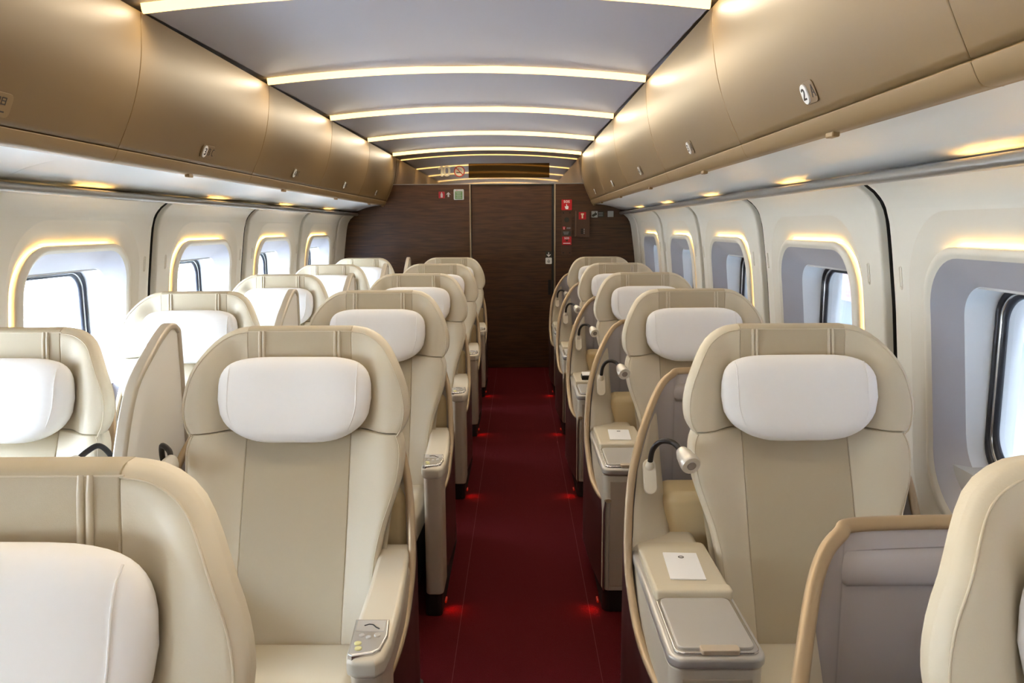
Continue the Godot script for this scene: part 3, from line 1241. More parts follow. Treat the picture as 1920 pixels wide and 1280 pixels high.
func lamp(t: Node3D, at: Vector3, bend: Vector3, m_base: Material) -> void:
	# base plate, gooseneck and head; bend = where the head is, from the base
	var n := Vector3(0, 0.42, 0.9).normalized()
	var b := Basis(Vector3(1, 0, 0), n.cross(Vector3(1, 0, 0)), n)
	var g := Geo.new()
	g.plate(rounded(-0.0185, -0.052, 0.0185, 0.048, 0.0184, 6), -0.01, 0.006, 0.002, Transform3D(b, at))
	g.sweep(PackedVector3Array([at + b * Vector3(0, 0.026, 0.002), at + b * Vector3(0, 0.030, 0.012), at + b * Vector3(0, 0.038, 0.020)]), ring(0.011, 12), Vector3(0, 0, 1), true, PackedFloat32Array([1.25, 1.05, 0.75]))
	put("lamp_base", g, m_base, t)
	var s := at + b * Vector3(0, 0.036, 0.016)
	var head := at + bend
	var neck := spline([s, s + Vector3(bend.x * 0.06, 0.042, 0.016), s + Vector3(bend.x * 0.30, 0.072, 0.04), head + Vector3(-bend.x * 0.28, 0.020, -0.030), head], 6)
	var gn := Geo.new()
	gn.sweep(neck, ring(0.0078, 10), Vector3(0, 0, 1))
	put("gooseneck", gn, M.neck, t)
	var d := Vector3(bend.x * 3.0, -0.35, 1.0).normalized()
	var gh := Geo.new()
	gh.sweep(PackedVector3Array([head - d * 0.012, head - d * 0.008, head + d * 0.012, head + d * 0.042, head + d * 0.056, head + d * 0.060]), ring(0.027, 18), Vector3.UP, true, PackedFloat32Array([0.45, 0.6, 0.84, 1.0, 1.0, 0.93]))
	put("lamp_head", gh, M.lamp_shell, t)
	var gl := Geo.new()
	gl.sweep(PackedVector3Array([head + d * 0.059, head + d * 0.0615, head + d * 0.062]), ring(0.0125, 14), Vector3.UP, true, PackedFloat32Array([1.0, 1.0, 0.8]))
	put("lens", gl, M.lens, t)

func plan(g: Geo, o: PackedVector2Array, y0: float, y1: float, bevel: float) -> void:
	# outline in (x, z) standing from y0 up to y1
	var q := PackedVector2Array()
	for p in o:
		q.append(Vector2(p.x, -p.y))
	g.plate(q, y0, y1, bevel, Transform3D(Basis(Vector3(1, 0, 0), Vector3(0, 0, -1), Vector3(0, 1, 0)), Vector3.ZERO))

func console(t: Node3D) -> void:
	# wide armrest of the single seats: x from -0.455 to -0.252
	var x0 := -0.468
	var x1 := -0.265
	var o := rounded(x0, 0.0, x1, 0.60, 0.03, 5)
	var g := Geo.new()
	plan(g, o, 0.09, 0.553, 0.004)
	g.box(Vector3((x0 + x1) * 0.5 - 0.005, 0.50, 0.0), Vector3(0.19, 0.20, 0.12), 0.02)
	var body := put("console_body", g, M.console, t)
	var gr := Geo.new()
	plan(gr, rounded(x0 - 0.004, 0.03, x1 + 0.004, 0.610, 0.034, 6), 0.556, 0.583, 0.009)
	put("console_rim", gr, M.lid, t)
	var gf := Geo.new()
	gf.box(Vector3((x0 + x1) * 0.5, 0.32, 0.6005), Vector3(0.15, 0.42, 0.004), 0.0019)
	put("console_front", gf, M.post, body)
	var gl := Geo.new()
	plan(gl, rounded(x0 + 0.010, 0.348, x1 - 0.008, 0.597, 0.022, 6), 0.580, 0.590, 0.003)
	var fr := put("tray_frame", gl, M.silver, t)
	var gl2 := Geo.new()
	plan(gl2, rounded(x0 + 0.020, 0.358, x1 - 0.018, 0.584, 0.016, 5), 0.586, 0.5945, 0.002)
	put("tray_lid", gl2, M.lid, fr)
	var gt := Geo.new()
	plan(gt, rounded(-0.403, 0.574, -0.318, 0.600, 0.008, 4), 0.584, 0.5965, 0.003)
	put("pull_tab", gt, M.post, fr)
	# leather cover behind the tray
	var gp := Geo.new()
	plan(gp, rounded(x0 + 0.012, 0.04, x1 - 0.002, 0.345, 0.018, 5), 0.575, 0.604, 0.008)
	var lp := put("armrest_pad", gp, M.leather, t)
	var gs := Geo.new()
	plan(gs, rounded(x0 + 0.010, 0.311, x1, 0.351, 0.010, 4), 0.580, 0.609, 0.008)
	put("leather_strap", gs, M.leather, lp)
	var gh := Geo.new()
	gh.plate(rounded(-0.02, -0.035, 0.02, 0.035, 0.01, 4), 0.0, 0.006, 0.002, Transform3D(Basis.IDENTITY, Vector3(-0.298, 0.40, 0.601)))
	put("side_button", gh, M.console, body)

func armrest(t: Node3D) -> void:
	# narrow armrest beside the aisle for the pairs: x from 0.262 to 0.345
	var o := PackedVector2Array([Vector2(0.236, 0.03), Vector2(0.318, 0.03), Vector2(0.336, 0.20), Vector2(0.349, 0.40), Vector2(0.352, 0.56), Vector2(0.346, 0.62), Vector2(0.330, 0.640), Vector2(0.285, 0.640), Vector2(0.268, 0.628), Vector2(0.262, 0.60), Vector2(0.252, 0.30)])
	var g := Geo.new()
	var lower := PackedVector2Array()
	for p in rounded(0.272, 0.46, 0.340, 0.632, 0.022, 5):
		lower.append(p)
	plan(g, lower, 0.09, 0.555, 0.005)
	g.box(Vector3(0.30, 0.50, 0.25), Vector3(0.06, 0.12, 0.46), 0.015)
	put("armrest_post", g, M.post, t)
	var gp := Geo.new()
	plan(gp, o, 0.553, 0.598, 0.013)
	var pd := put("armrest_pad", gp, M.console, t)
	var gc := Geo.new()
	var c := PackedVector2Array([Vector2(0.258, 0.480), Vector2(0.335, 0.480), Vector2(0.343, 0.55), Vector2(0.336, 0.605), Vector2(0.322, 0.620), Vector2(0.280, 0.632), Vector2(0.270, 0.625)])
	plan(gc, c, 0.574, 0.606, 0.004)
	var cp := put("control_panel", gc, M.chrome, pd)
	var gi := Geo.new()
	plan(gi, PackedVector2Array([Vector2(0.265, 0.488), Vector2(0.329, 0.488), Vector2(0.332, 0.535), Vector2(0.268, 0.535)]), 0.6045, 0.6068, 0.0)
	put("label_plate", gi, M.lid, pd)
	var gx := Geo.new()
	var seat_side := [Vector2(0.284, 0.512), Vector2(0.294, 0.506), Vector2(0.303, 0.508), Vector2(0.312, 0.520), Vector2(0.320, 0.526)]
	for k in 4:
		var a: Vector2 = seat_side[k]
		var b2: Vector2 = seat_side[k + 1]
		gx.sweep(PackedVector3Array([Vector3(a.x, 0.607, a.y), Vector3(b2.x, 0.607, b2.y)]), ring(0.0016, 5))
	put("symbol", gx, M.black, pd)
	for q in [[0.286, 0.552, 0.006, 1], [0.302, 0.560, 0.006, 1], [0.320, 0.552, 0.007, 1], [0.284, 0.585, 0.008, 0], [0.289, 0.606, 0.008, 0]]:
		var gb := Geo.new()
		gb.sweep(PackedVector3Array([Vector3(q[0], 0.604, q[1]), Vector3(q[0], 0.6075, q[1]), Vector3(q[0], 0.608, q[1])]), ring(q[2], 10), Vector3(0, 0, 1), true, PackedFloat32Array([1, 1, 0.8]))
		put("button", gb, M.lid if q[3] == 1 else M.button, pd)

func row_z(r: int) -> float:
	return -0.85 if r == 0 else -0.835 - PITCH * r

func make_seat(kind: String) -> Node3D:
	var t := Node3D.new()
	t.name = "reclining_seat" if used.get("reclining_seat", -1) == -1 else numbered("reclining_seat")
	if not used.has("reclining_seat"):
		used["reclining_seat"] = 0
	add_child(t)
	build_back(t)
	build_pillow(t, 3 if kind == "single" else (7 if kind == "aisle" else 12))
	for part in t.get_children():
		part.position.y -= 0.012 if String(part.name).begins_with("pillow") else 0.007
	var g := Geo.new()
	g.box(Vector3(0, 0.335, 0.43), Vector3(0.49, 0.15, 0.50), 0.045, Basis(Vector3(1, 0, 0), -0.10))
	put("seat_cushion", g, M.leather, t)
	var gu := Geo.new()
	gu.box(Vector3(0, 0.17, 0.30), Vector3(0.46, 0.22, 0.46), 0.02)
	put("seat_base", gu, M.plinth, t)
	var gle := Geo.new()
	gle.box(Vector3(0, 0.26, 0.69), Vector3(0.44, 0.26, 0.05), 0.02, Basis(Vector3(1, 0, 0), 0.12))
	put("leg_rest", gle, M.leather, t)
	var al := 0.486
	var ar := 0.34
	if kind == "aisle":
		al = 0.385
		ar = 0.332
	elif kind == "window":
		al = 0.345
		ar = 0.335
	build_shell(t, al, ar)
	var ledge := Geo.new()
	var lx := ar - 0.18
	var rx := -(al - 0.18)
	ledge.sweep(PackedVector3Array([Vector3(rx, 0.965, -0.28), Vector3(rx + 0.02, 0.967, -0.282), Vector3(0, 0.97, -0.288), Vector3(lx - 0.02, 0.967, -0.282), Vector3(lx, 0.965, -0.28)]), ring(0.016, 10, 0.034), Vector3.UP, true, PackedFloat32Array([0.3, 0.85, 1.0, 0.85, 0.3]))
	put("shell_ledge", ledge, M.shell, t)
	var foot := -1.0
	if kind == "single":
		side_panel(t, -1.0, al, M.console, "lamp_panel")
		console(t)
		lamp(t, Vector3(-0.415, 0.785, 0.0), Vector3(0.074, 0.092, 0.085), M.console)
		var gs := Geo.new()
		gs.box(Vector3(-0.288, 0.565, -0.12), Vector3(0.15, 0.30, 0.16), 0.035)
		put("side_cushion", gs, M.tan_leather, t)
		var gq := Geo.new()
		gq.box(Vector3(0.30, 0.50, 0.22), Vector3(0.05, 0.10, 0.46), 0.02)
		put("wall_armrest", gq, M.console, t)
		var gpl := Geo.new()
		plan(gpl, rounded(-0.465, -0.10, -0.275, 0.594, 0.03, 4), 0.0, 0.10, 0.004)
		put("plinth", gpl, M.plinth, t)
		foot = -0.487
	elif kind == "aisle":
		armrest(t)
		side_panel(t, -1.0, al, M.tan_leather, "side_lining")
		lamp(t, Vector3(-0.375, 0.785, 0.02), Vector3(0.060, 0.080, 0.085), M.console)
		var gs2 := Geo.new()
		gs2.box(Vector3(0.268, 0.58, -0.06), Vector3(0.08, 0.30, 0.12), 0.03)
		put("side_cushion", gs2, M.tan_leather, t)
		var gin := Geo.new()
		gin.box(Vector3(-0.32, 0.52, 0.28), Vector3(0.09, 0.14, 0.56), 0.03)
		put("inner_armrest", gin, M.console, t)
		var gpl2 := Geo.new()
		plan(gpl2, rounded(0.268, -0.10, 0.334, 0.624, 0.02, 4), 0.0, 0.10, 0.004)
		put("plinth", gpl2, M.plinth, t)
		foot = 0.348
	else:
		side_panel(t, 1.0, ar, M.tan_leather, "side_lining")
		lamp(t, Vector3(0.33, 0.785, 0.02), Vector3(-0.060, 0.080, 0.085), M.console)
		var gin2 := Geo.new()
		gin2.box(Vector3(0.30, 0.52, 0.28), Vector3(0.08, 0.14, 0.56), 0.03)
		put("inner_armrest", gin2, M.console, t)
	if foot != -1.0:
		var sx := signf(foot)
		var gfl := Geo.new()
		gfl.box(Vector3(foot - sx * 0.004, 0.040, 0.57), Vector3(0.008, 0.010, 0.04), 0.003)
		put("foot_light", gfl, M.red_led, t)
		var sp := SpotLight3D.new()
		sp.name = "foot_glow"
		t.add_child(sp, true)
		sp.position = Vector3(foot + sx * 0.010, 0.042, 0.57)
		sp.look_at_from_position(sp.position, Vector3(foot + sx * 0.03, 0.0, 0.58), Vector3(0, 0, 1))
		sp.light_color = Color(1.0, 0.12, 0.03)
		sp.light_energy = 0.005
		sp.spot_angle = 70.0
		sp.spot_range = 2.0
		sp.spot_attenuation = 2.0
		sp.light_size = 0.01
		sp.shadow_enabled = true
	return t

func build_seats() -> void:
	var ord := ["nearest the camera", "second from the camera", "third from the camera", "fourth from the camera", "fifth from the camera", "farthest, before the end wall"]
	var kinds := {"single": [0.79, "cream seat with wide lamp console, in the single right row, %s"], "aisle": [-0.632, "cream seat with narrow armrest, left beside the aisle, %s"], "window": [-1.478, "cream seat with white pillow, beside the left windows, %s"]}
	for kind in kinds:
		var proto: Node3D = null
		var first: Node3D = null
		for r in ROWS:
			if kind == "window" and r == 0:
				continue
			var o: Node3D
			if proto == null:
				proto = make_seat(kind)
				o = proto
			else:
				o = proto.duplicate()
				o.name = numbered("reclining_seat")
				add_child(o)
			o.position = Vector3(kinds[kind][0], 0, row_z(r))
			var where: String = ord[r]
			if r == 0:
				first = o
			if kind == "window" and r == 1:
				where = "the nearest one in view"
			tag(o, kinds[kind][1] % where, "seat", "reclining seats")
		if first:      # the first row sits farther forward in its shells
			for part in first.get_children():
				for b in ["headrest", "pillow", "side_bolster", "back_panel"]:
					if String(part.name).begins_with(b):
						part.position += Vector3(0, 0.0, 0.030)
	# dividers between the two seats of a pair
	var dv: Node3D = null
	for r in range(1, ROWS):
		var d: Node3D
		if dv == null:
			dv = make_divider()
			d = dv
		else:
			d = dv.duplicate()
			d.name = numbered("seat_divider")
			add_child(d)
		d.position = Vector3(-1.056, 0, row_z(r) - 0.03)
		tag(d, "sail-shaped divider panel with bronze frame between the paired left seats, %s" % ord[r], "divider", "seat dividers")

func make_divider() -> Node3D:
	var t := Node3D.new()
	t.name = numbered("seat_divider")
	add_child(t)
	var pts := [Vector3(0, 0.06, 0.30), Vector3(0, 0.45, 0.30), Vector3(0, 0.75, 0.235), Vector3(0, 0.91, 0.185), Vector3(0, 1.06, 0.10), Vector3(0, 1.145, -0.02), Vector3(0, 1.190, -0.105), Vector3(0, 1.200, -0.145), Vector3(0, 1.185, -0.180), Vector3(0, 1.12, -0.190), Vector3(0, 0.6, -0.190), Vector3(0, 0.06, -0.190)]
	var path := spline(pts, 5)
	var prof := PackedVector2Array()
	for p in rounded(-0.017, -0.010, 0.017, 0.010, 0.007, 3):
		prof.append(p)
	var g := Geo.new()
	g.sweep(path, prof, Vector3(0, 0.5, 1))
	put("frame", g, M.divider_frame, t)
	var flat := PackedVector2Array()
	for p in path:
		flat.append(Vector2(-p.z, p.y))
	var g2 := Geo.new()
	g2.plate(flat, -0.010, 0.010, 0.0, Transform3D(Basis(Vector3(0, 0, -1), Vector3(0, 1, 0), Vector3(1, 0, 0)), Vector3.ZERO))
	put("panel", g2, M.white, t)
	return t

# ------------------------------------------------------------------ small things
func build_small() -> void:
	# folded cards lying on the console pads of the right-hand seats
	var ord := ["", "second", "third", "", "fifth"]
	for r in [1, 2, 4]:
		var at := Vector3(0.79 - 0.357, 0.6045, row_z(r) + 0.205)
		var t := thing("folded_card", "white folded card on the leather console pad of the %s single seat on the right" % ord[r], "card", at, "cards on the consoles")
		t.rotation.y = -0.06
		for k in 2:
			var g := Geo.new()
			g.box(Vector3(0, 0.0008 + 0.0022 * k, 0), Vector3(0.090, 0.0012, 0.158), 0.0003, Basis(Vector3(1, 0, 0), 0.006 * k))
			put("leaf", g, M.paper, t)
		var ge := Geo.new()
		var pp := PackedVector3Array()
		for p in ring(0.007, 9, 0.006):
			pp.append(Vector3(p.x, 0.0042, p.y - 0.05))
		pp.append(pp[0])
		ge.sweep(pp, ring(0.0011, 5), Vector3.UP, false)
		put("emblem", ge, M.ink, t)
	var b := thing("slipper_box", "small black box with white lid on the console of the fourth right seat", "box", Vector3(0.79 - 0.357, 0.6095, row_z(3) + 0.28))
	var g1 := Geo.new()
	g1.box(Vector3(0, 0.012, 0), Vector3(0.125, 0.024, 0.075), 0.003)
	put("case", g1, M.black, b)
	var g2 := Geo.new()
	g2.box(Vector3(0, 0.028, -0.006), Vector3(0.118, 0.008, 0.066), 0.003, Basis(Vector3(1, 0, 0), 0.10))
	put("lid", g2, M.paper, b)
	# warm lamps hidden behind the rail, under the lockers
	var n := ["first", "second", "third", "fourth", "fifth", "sixth"]
	for s in [-1.0, 1.0]:
		for i in 6:
			var z := -0.555 - 1.29 * i
			var t2 := thing("cove_lamp", "small warm lamp behind the rail over the %s %s window" % [n[i], "left" if s < 0 else "right"], "light", Vector3(CX + s * 1.393, 1.634, z), "cove lamps over the windows")
			var gl := Geo.new()
			gl.box(Vector3(0, 0, 0), Vector3(0.008, 0.005, 0.24), 0.002)
			put("diffuser", gl, M.led, t2)
			var a := AreaLight3D.new()
			a.name = "cove_light"
			t2.add_child(a, true)
			a.area_size = Vector2(0.24, 0.008)
			var nd := Vector3(-s * 0.45, 0.89, 0).normalized()
			a.transform = Transform3D(Basis(Vector3(0, 0, s), nd.cross(-Vector3(0, 0, s)) * -1.0, -nd).orthonormalized(), Vector3(-s * 0.004, 0.004, 0))
			a.look_at_from_position(t2.position + Vector3(-s * 0.004, 0.004, 0), t2.position + Vector3(-s * 0.004, 0.004, 0) + nd, Vector3(0, -nd.x, 0) if absf(nd.y) > 0.9 else Vector3.UP)
			a.rotate_object_local(Vector3(0, 0, 1), 0.0)
			a.light_color = Color(1.0, 0.86, 0.60)
			a.light_energy = COVE
			a.area_range = 4.0
			a.shadow_enabled = true

func sign_box(t: Node3D, called: String, x: float, y: float, w: float, h: float, m: Material, z := 0.0, d := 0.003, r := 0.003) -> MeshInstance3D:
	var g := Geo.new()
	g.plate(rounded(x - w / 2, y - h / 2, x + w / 2, y + h / 2, minf(r, minf(w, h) * 0.49), 3), z, z + d, minf(0.0008, d * 0.3))
	return put(called, g, m, t)

func sign_poly(t: Node3D, called: String, pts: Array, z: float, m: Material) -> MeshInstance3D:
	var g := Geo.new()
	g.plate(PackedVector2Array(pts), z, z + 0.0012, 0.0)
	return put(called, g, m, t)

func hand(t: Node3D, c: Vector2, k: float, m: Material, z: float) -> void:
	var p := []
	for q in [[-1.0, -2.4], [1.3, -2.4], [1.7, -0.6], [1.6, 0.4], [0.3, 0.8], [0.2, 2.4], [-0.5, 2.4], [-0.6, 0.0], [-1.6, 0.5], [-1.9, 0.0]]:
		p.append(c + Vector2(q[0], q[1]) * k)
	sign_poly(t, "pictogram", p, z, m)

func build_signs() -> void:
	var z := WALL_Z + 0.0005
	var t := thing("emergency_button_sign", "square red sign reading SOS over a pressing hand, right of the door", "sign", Vector3(0.512, 1.716, z))
	sign_box(t, "plate", 0, 0, 0.108, 0.108, M.red)
	text("lettering", "SOS", 0.026, M.white, t, Vector3(0, 0.033, 0.0035))
	hand(t, Vector2(0, -0.018), 0.011, M.white, 0.003)
	t = thing("emergency_call_panel", "tall brown call panel with small screws and red SOS plate below the square SOS sign", "panel", Vector3(0.512, 1.429, z))
	sign_box(t, "backplate", 0, 0, 0.106, 0.46, M.panel_brown, 0.0, 0.004)
	sign_box(t, "speaker_grille", 0, 0.135, 0.05, 0.05, M.dark_sign, 0.003, 0.003, 0.02)
	var p := sign_box(t, "call_label", -0.027, 0.049, 0.030, 0.030, M.red, 0.0035, 0.002)
	text("lettering", "SOS", 0.007, M.white, p, Vector3(-0.027, 0.058, 0.0058))
	hand(p, Vector2(-0.027, 0.044), 0.0032, M.white, 0.0055)
	for k in 2:
		sign_box(t, "caption", 0.020, 0.053 - 0.009 * k, 0.040, 0.004, M.grey_sign, 0.0035, 0.001, 0.001)
	var nt := sign_box(t, "notice", 0.0, -0.004, 0.086, 0.042, M.dark_sign, 0.0035, 0.0015)
	for k in 3:
		sign_box(nt, "notice_line", -0.006, 0.008 - 0.011 * k, 0.062 - 0.008 * k, 0.003, M.grey_sign, 0.0048, 0.0008, 0.001)
	var rp := sign_box(t, "red_plate", 0.002, -0.082, 0.098, 0.085, M.red, 0.0035, 0.004)
	text("lettering", "SOS", 0.021, M.white, rp, Vector3(0.002, -0.055, 0.008))
	sign_box(rp, "button", 0.002, -0.080, 0.022, 0.018, M.panel_brown, 0.007, 0.003, 0.006)
	sign_box(rp, "caption", 0.002, -0.108, 0.075, 0.007, M.white, 0.007, 0.001, 0.001)
	for q in [[-0.034, 0.206], [0.034, 0.206], [-0.034, -0.206], [0.034, -0.206]]:
		sign_box(t, "screw", q[0], q[1], 0.013, 0.013, M.black, 0.0035, 0.002, 0.006)
	t = thing("torch_cabinet", "brown wall cabinet with red torch sign and six buttons, right of the call panel", "cabinet", Vector3(0.673, 1.522, z))
	sign_box(t, "cabinet_body", 0, 0, 0.150, 0.272, M.panel_brown, 0.0, 0.030, 0.006)
	sign_box(t, "cabinet_edge", -0.068, 0, 0.010, 0.262, M.bronze_dull, 0.029, 0.003)
	p = sign_box(t, "torch_sign", 0.0, 0.081, 0.076, 0.076, M.red, 0.0295, 0.002)
	sign_poly(p, "pictogram", [Vector2(-0.008, 0.055), Vector2(0.008, 0.055), Vector2(0.008, 0.085), Vector2(0.015, 0.095), Vector2(0.015, 0.106), Vector2(-0.015, 0.106), Vector2(-0.015, 0.095), Vector2(-0.008, 0.085)], 0.0315, M.cream_print)
	for r in 3:
		sign_box(t, "button", -0.003, -0.058 - 0.019 * r, 0.024, 0.014, M.black, 0.0295, 0.003, 0.003)
		sign_box(t, "button_label", 0.019, -0.058 - 0.019 * r, 0.010, 0.010, M.grey_sign, 0.0295, 0.001)
	t = thing("camera_sign", "square grey camera sign with dark caption plate, high on the right end wall", "sign", Vector3(0.801, 1.618, z))
	sign_box(t, "plate", 0, 0, 0.065, 0.065, M.grey_sign)
	sign_poly(t, "pictogram", [Vector2(-0.026, -0.020), Vector2(-0.012, -0.026), Vector2(0.026, -0.004), Vector2(0.026, 0.010), Vector2(0.012, 0.016), Vector2(0.010, 0.028), Vector2(0.004, 0.028), Vector2(0.004, 0.012), Vector2(-0.026, -0.006)], 0.003, M.dark_sign)
	p = sign_box(t, "caption_plate", 0.068, 0.0, 0.062, 0.055, M.dark_sign)
	for k in 3:
		sign_box(p, "caption_line", 0.064, 0.016 - 0.015 * k, 0.046, 0.004, M.grey_sign, 0.003, 0.0008, 0.001)
	t = thing("wall_plate", "plain pale grey square plate at the far right of the end wall", "plate", Vector3(0.967, 1.62, z))
	sign_box(t, "plate", 0, 0, 0.061, 0.061, M.grey_sign, 0.0, 0.006)
	t = thing("door_sensor_sign", "small dark sign with white arrow over a pale hand plate on the sliding door", "sign", Vector3(0.326, 1.17, WALL_Z - 0.0185))
	sign_box(t, "arrow_plate", 0, 0.035, 0.063, 0.066, M.dark_sign)
	sign_poly(t, "arrow", [Vector2(0, 0.010), Vector2(0.022, 0.033), Vector2(0.016, 0.038), Vector2(0.004, 0.026), Vector2(0.004, 0.058), Vector2(-0.004, 0.058), Vector2(-0.004, 0.026), Vector2(-0.016, 0.038), Vector2(-0.022, 0.033)], 0.003, M.white)
	p = sign_box(t, "hand_plate", 0, -0.031, 0.066, 0.066, M.white, 0.0, 0.004, 0.008)
	hand(p, Vector2(0, -0.031), 0.009, M.grey_sign, 0.004)
	t = thing("extinguisher_sign", "small red fire extinguisher sign with a pale upward arrow, left of the door", "sign", Vector3(-0.784, 1.825, z))
	sign_box(t, "plate", 0, 0, 0.064, 0.068, M.red_dull)
	sign_poly(t, "pictogram", [Vector2(-0.010, -0.026), Vector2(0.010, -0.026), Vector2(0.011, 0.010), Vector2(0.004, 0.018), Vector2(0.004, 0.027), Vector2(-0.004, 0.027), Vector2(-0.004, 0.018), Vector2(-0.011, 0.010)], 0.003, M.grey_sign)
	sign_poly(t, "arrow", [Vector2(0.061, -0.021), Vector2(0.077, -0.021), Vector2(0.077, 0.008), Vector2(0.095, 0.002), Vector2(0.069, 0.029), Vector2(0.043, 0.002), Vector2(0.061, 0.008)], 0.0, M.grey_sign)
	t = thing("green_notice", "square pale framed notice with a green panel of text, just left of the door", "sign", Vector3(-0.607, 1.828, z))
	sign_box(t, "frame", 0, 0, 0.105, 0.109, M.grey_sign, 0.0, 0.004, 0.01)
	p = sign_box(t, "green_panel", 0, -0.007, 0.076, 0.080, M.green, 0.0035, 0.0015)
	for k in 5:
		sign_box(p, "text_line", 0.0, 0.022 - 0.014 * k, 0.056 - 0.008 * (k % 2), 0.004, M.grey_sign, 0.0048, 0.0006, 0.001)
	sign_box(t, "red_mark", -0.02, 0.043, 0.012, 0.006, M.red, 0.0035, 0.001, 0.001)
	# on the mirror band
	var zm := WALL_Z - 0.0048
	t = thing("car_number", "cream number 10 on the mirrored band above the end wall", "sign", Vector3(-0.751, 2.064, zm))
	text("digit", "1", 0.104, M.cream_print, t, Vector3(-0.034, 0, 0.001))
	text("digit", "0", 0.104, M.cream_print, t, Vector3(0.024, 0, 0.001))
	t = thing("no_smoking_sign", "round red and cream no-smoking sign beside the number on the mirrored band", "sign", Vector3(-0.597, 2.064, zm))
	var disc := func(r: float) -> Array:
		var o := []
		for k in 28:
			o.append(Vector2(cos(TAU * k / 28), sin(TAU * k / 28)) * r)
		return o
	sign_poly(t, "red_ring", disc.call(0.057), 0.0, M.sign_orange)
	sign_poly(t, "disc", disc.call(0.047), 0.0008, M.cream_print)
	sign_poly(t, "cigarette", [Vector2(-0.032, -0.016), Vector2(0.020, -0.016), Vector2(0.020, -0.008), Vector2(-0.032, -0.008)], 0.0014, M.black)
	for k in 2:
		var gsm := Geo.new()
		gsm.sweep(spline([Vector3(0.022, 0.0 + k * 0.008, 0.002), Vector3(0.012, 0.012 + k * 0.01, 0.002), Vector3(-0.004, 0.016 + k * 0.008, 0.002), Vector3(-0.012, 0.026 + k * 0.004, 0.002)], 4), ring(0.0014, 5))
		put("smoke", gsm, M.black, t)
	sign_poly(t, "bar", [Vector2(-0.037, 0.031), Vector2(-0.031, 0.037), Vector2(0.037, -0.031), Vector2(0.031, -0.037)], 0.0024, M.sign_orange)
	t = thing("message_display", "unlit dark message display behind the mirrored band over the door", "display", Vector3(-0.085, 2.0695, zm))
	sign_box(t, "screen", 0, 0, 0.834, 0.147, M.display, 0.0, 0.0008, 0.001)

func build_outside() -> void:
	# right: platform, brick wall and canopy; left: bright pale wall across the tracks
	var p := setting("platform", "grey station platform outside the right windows", "platform")
	var g := Geo.new()
	g.box(Vector3(4.2, -0.35, -4), Vector3(4.8, 0.7, 60))
	put("paving", g, M.platform, p)
	var g1 := Geo.new()
	g1.box(Vector3(1.95, 0.005, -4), Vector3(0.12, 0.012, 40))
	put("edge_line", g1, M.white, p)
	var w := thing("station_wall", "pink brick wall with a pale band on the platform outside the right windows", "wall", Vector3(6.7, 0, -4))
	var g2 := Geo.new()
	g2.box(Vector3(0, 2.2, 0), Vector3(0.3, 4.4, 60))
	put("brickwork", g2, M.brick, w)
	var g3 := Geo.new()
	for k in 10:
		g3.box(Vector3(-0.20, 1.9, -18.0 + 4.0 * k), Vector3(0.14, 3.8, 0.5), 0.01)
	put("pilaster", g3, M.concrete, w)
	var c := thing("platform_canopy", "grey canopy roof over the platform outside the right windows", "canopy", Vector3(4.4, 3.2, -4))
	var g4 := Geo.new()
	g4.box(Vector3(0, 0, 0), Vector3(5.0, 0.2, 60), 0.03)
	put("roof", g4, M.roof_dark, c)
	var l := thing("trackside_wall", "long pale sunlit wall across the tracks outside the left windows", "wall", Vector3(-8.5, 0, -4))
	var g5 := Geo.new()
	g5.box(Vector3(0, 1.0, 0), Vector3(0.3, 4.0, 50))
	put("wall_face", g5, M.concrete, l)
	var g6 := Geo.new()
	g6.box(Vector3(0.15, 3.0, 0), Vector3(0.7, 0.16, 50), 0.02)
	put("coping", g6, M.concrete, l)
	var gr := setting("track_bed", "pale ballast ground beside the train", "ground")
	var g7 := Geo.new()
	g7.box(Vector3(0, -1.15, -4), Vector3(60, 0.2, 60))
	put("ground", g7, M.ballast, gr)

const STRIP := 0.55
const COVE := 0.022

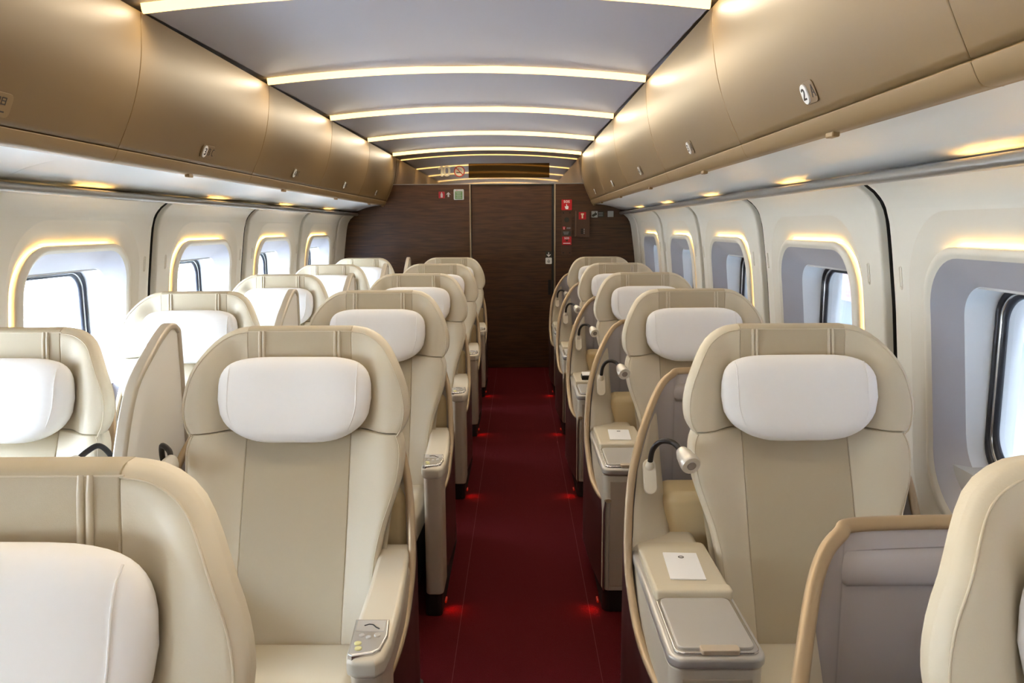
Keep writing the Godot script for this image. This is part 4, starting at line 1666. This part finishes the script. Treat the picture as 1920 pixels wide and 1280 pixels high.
func _ready() -> void:
	# camera
	var cam := Camera3D.new()
	cam.name = "camera"
	add_child(cam)
	var pitch := 0.1466
	var yaw := 0.0079
	var tilt := -0.006
	var fw := Vector3(-sin(yaw) * cos(pitch), -sin(pitch), -cos(yaw) * cos(pitch))
	var r0 := Vector3(cos(yaw), 0, -sin(yaw))
	var u0 := r0.cross(fw)
	var rr := r0 * cos(tilt) + u0 * sin(tilt)
	var uu := u0 * cos(tilt) - r0 * sin(tilt)
	cam.transform = Transform3D(Basis(rr, uu, -fw), Vector3(0, 1.49, 0))
	cam.fov = rad_to_deg(2.0 * atan(640.0 / 1450.0))
	cam.near = 0.05
	cam.far = 200.0
	cam.current = true
	# sky: thin bright overcast
	var we := WorldEnvironment.new()
	we.name = "environment"
	add_child(we)
	var env := Environment.new()
	var sky := Sky.new()
	var sm := ProceduralSkyMaterial.new()
	sm.sky_top_color = Color(0.80, 0.89, 1.0)
	sm.sky_horizon_color = Color(0.93, 0.97, 1.0)
	sm.ground_horizon_color = Color(0.8, 0.8, 0.8)
	sm.ground_bottom_color = Color(0.5, 0.5, 0.5)
	sm.sky_energy_multiplier = 4.5
	sm.ground_energy_multiplier = 2.0
	sky.sky_material = sm
	env.background_mode = Environment.BG_SKY
	env.sky = sky
	env.tonemap_mode = Environment.TONE_MAPPER_LINEAR
	env.tonemap_exposure = 1.68
	env.sdfgi_enabled = true
	env.ssao_enabled = true
	env.ssil_enabled = true
	we.environment = env
	# sun high on the right, behind the platform canopy
	var sun := DirectionalLight3D.new()
	sun.name = "sun"
	add_child(sun)
	sun.look_at_from_position(Vector3.ZERO, Vector3(-0.74, -0.62, -0.22), Vector3.UP)
	sun.light_color = Color(1.0, 0.98, 0.95)
	sun.light_energy = 9.0
	sun.light_angular_distance = 0.5
	sun.shadow_enabled = true
	sun.sky_mode = DirectionalLight3D.SKY_MODE_LIGHT_ONLY

	font = SystemFont.new()
	font.font_names = PackedStringArray(["Droid Sans"])
	bold = SystemFont.new()
	bold.font_names = PackedStringArray(["Droid Sans"])
	bold.font_weight = 700
	make_materials()
	M.carpet_seam = mat(c8(98, 26, 29), 0.9)
	M.bronze_dull = mat(c8(120, 92, 70), 0.45, 0.3)
	M.red_dull = mat(c8(150, 26, 34), 0.5)
	M.sign_orange = mat(c8(214, 66, 34), 0.5)
	M.ballast = mat(c8(205, 205, 205), 0.95)
	M.brick = mat(Color.WHITE, 0.9)
	M.brick.albedo_texture = brick_texture()
	M.brick.uv1_triplanar = true
	M.brick.uv1_scale = Vector3.ONE * 0.9

	build_ends()
	build_ceiling()
	build_walls()
	soffit(-1.0, 1)
	soffit(1.0, 2)
	rail(-1.0, 3)
	rail(1.0, 4)
	build_seats()
	build_lockers()
	build_small()
	build_signs()
	build_outside()

func build_lockers() -> void:
	var ord := ["just behind the camera's view", "nearest the camera", "second from the camera", "third from the camera", "fourth from the camera", "fifth from the camera", "farthest, at the end wall"]
	for s in [-1.0, 1.0]:
		for i in range(-1, 6):
			var z0 := -0.015 - 1.336 * i
			var z1 := z0 - 1.336 if i < 5 else -8.03
			var side := "left" if s < 0 else "right"
			var num := "" if i < 1 or (s < 0 and i == 1) else str(i + 1)
			locker(s, z0, z1, "satin beige overhead locker above the %s windows, %s" % [side, ord[i + 1]], num, "B C" if s < 0 else "A")
	# end pieces between the last lockers and the end wall
	for s in [-1.0, 1.0]:
		locker(s, -8.03, WALL_Z + 0.002, "narrow beige filler panel between the last %s overhead locker and the end wall" % ("left" if s < 0 else "right"), "", "")
	var t := thing("locker_plaque", "small beige plaque with dark lettering on the nearest left overhead locker", "sign", Vector3(CX - 1.0255, 1.812, -2.04))
	var b := Basis(Vector3(0, 0, -1), Vector3(0.40, 0.916, 0).normalized(), Vector3(0.916, -0.40, 0).normalized())
	var g := Geo.new()
	g.plate(rounded(-0.07, -0.035, 0.045, 0.03, 0.015, 4), -0.001, 0.002, 0.001, Transform3D(b, Vector3.ZERO))
	put("plate", g, M.bin_lip, t)
	for k in 2:
		var g2 := Geo.new()
		for q in [[-0.008, 0.0, 0.003, 0.020], [0.008, 0.0, 0.003, 0.020], [0.0, 0.009, 0.018, 0.003], [0.0, 0.001, 0.018, 0.003], [0.0, -0.008, 0.018, 0.003]]:
			g2.plate(rounded(q[0] - q[2] / 2 + 0.024 * k - 0.014, q[1] - q[3] / 2 + 0.008, q[0] + q[2] / 2 + 0.024 * k - 0.014, q[1] + q[3] / 2 + 0.008, 0.0005, 1), 0.002, 0.0026, 0.0, Transform3D(b, Vector3.ZERO))
		put("character", g2, M.ink, t)
	var g3 := Geo.new()
	g3.plate(rounded(-0.05, -0.022, 0.022, -0.018, 0.001, 1), 0.002, 0.0026, 0.0, Transform3D(b, Vector3.ZERO))
	put("caption", g3, M.ink, t)

func brick_texture() -> ImageTexture:
	var im := Image.create(256, 256, false, Image.FORMAT_RGB8)
	im.fill(c8(176, 166, 158))
	var rng := RandomNumberGenerator.new()
	rng.seed = 5
	for r in 16:
		for k in 6:
			var x := k * 43 + (21 if r % 2 == 1 else 0)
			var f := rng.randf_range(0.9, 1.1)
			var c := Color(0.74 * f, 0.58 * f, 0.53 * f)
			for part in [x, x - 256]:
				im.fill_rect(Rect2i(part, r * 16, 40, 13), c)
	im.generate_mipmaps()
	return ImageTexture.create_from_image(im)
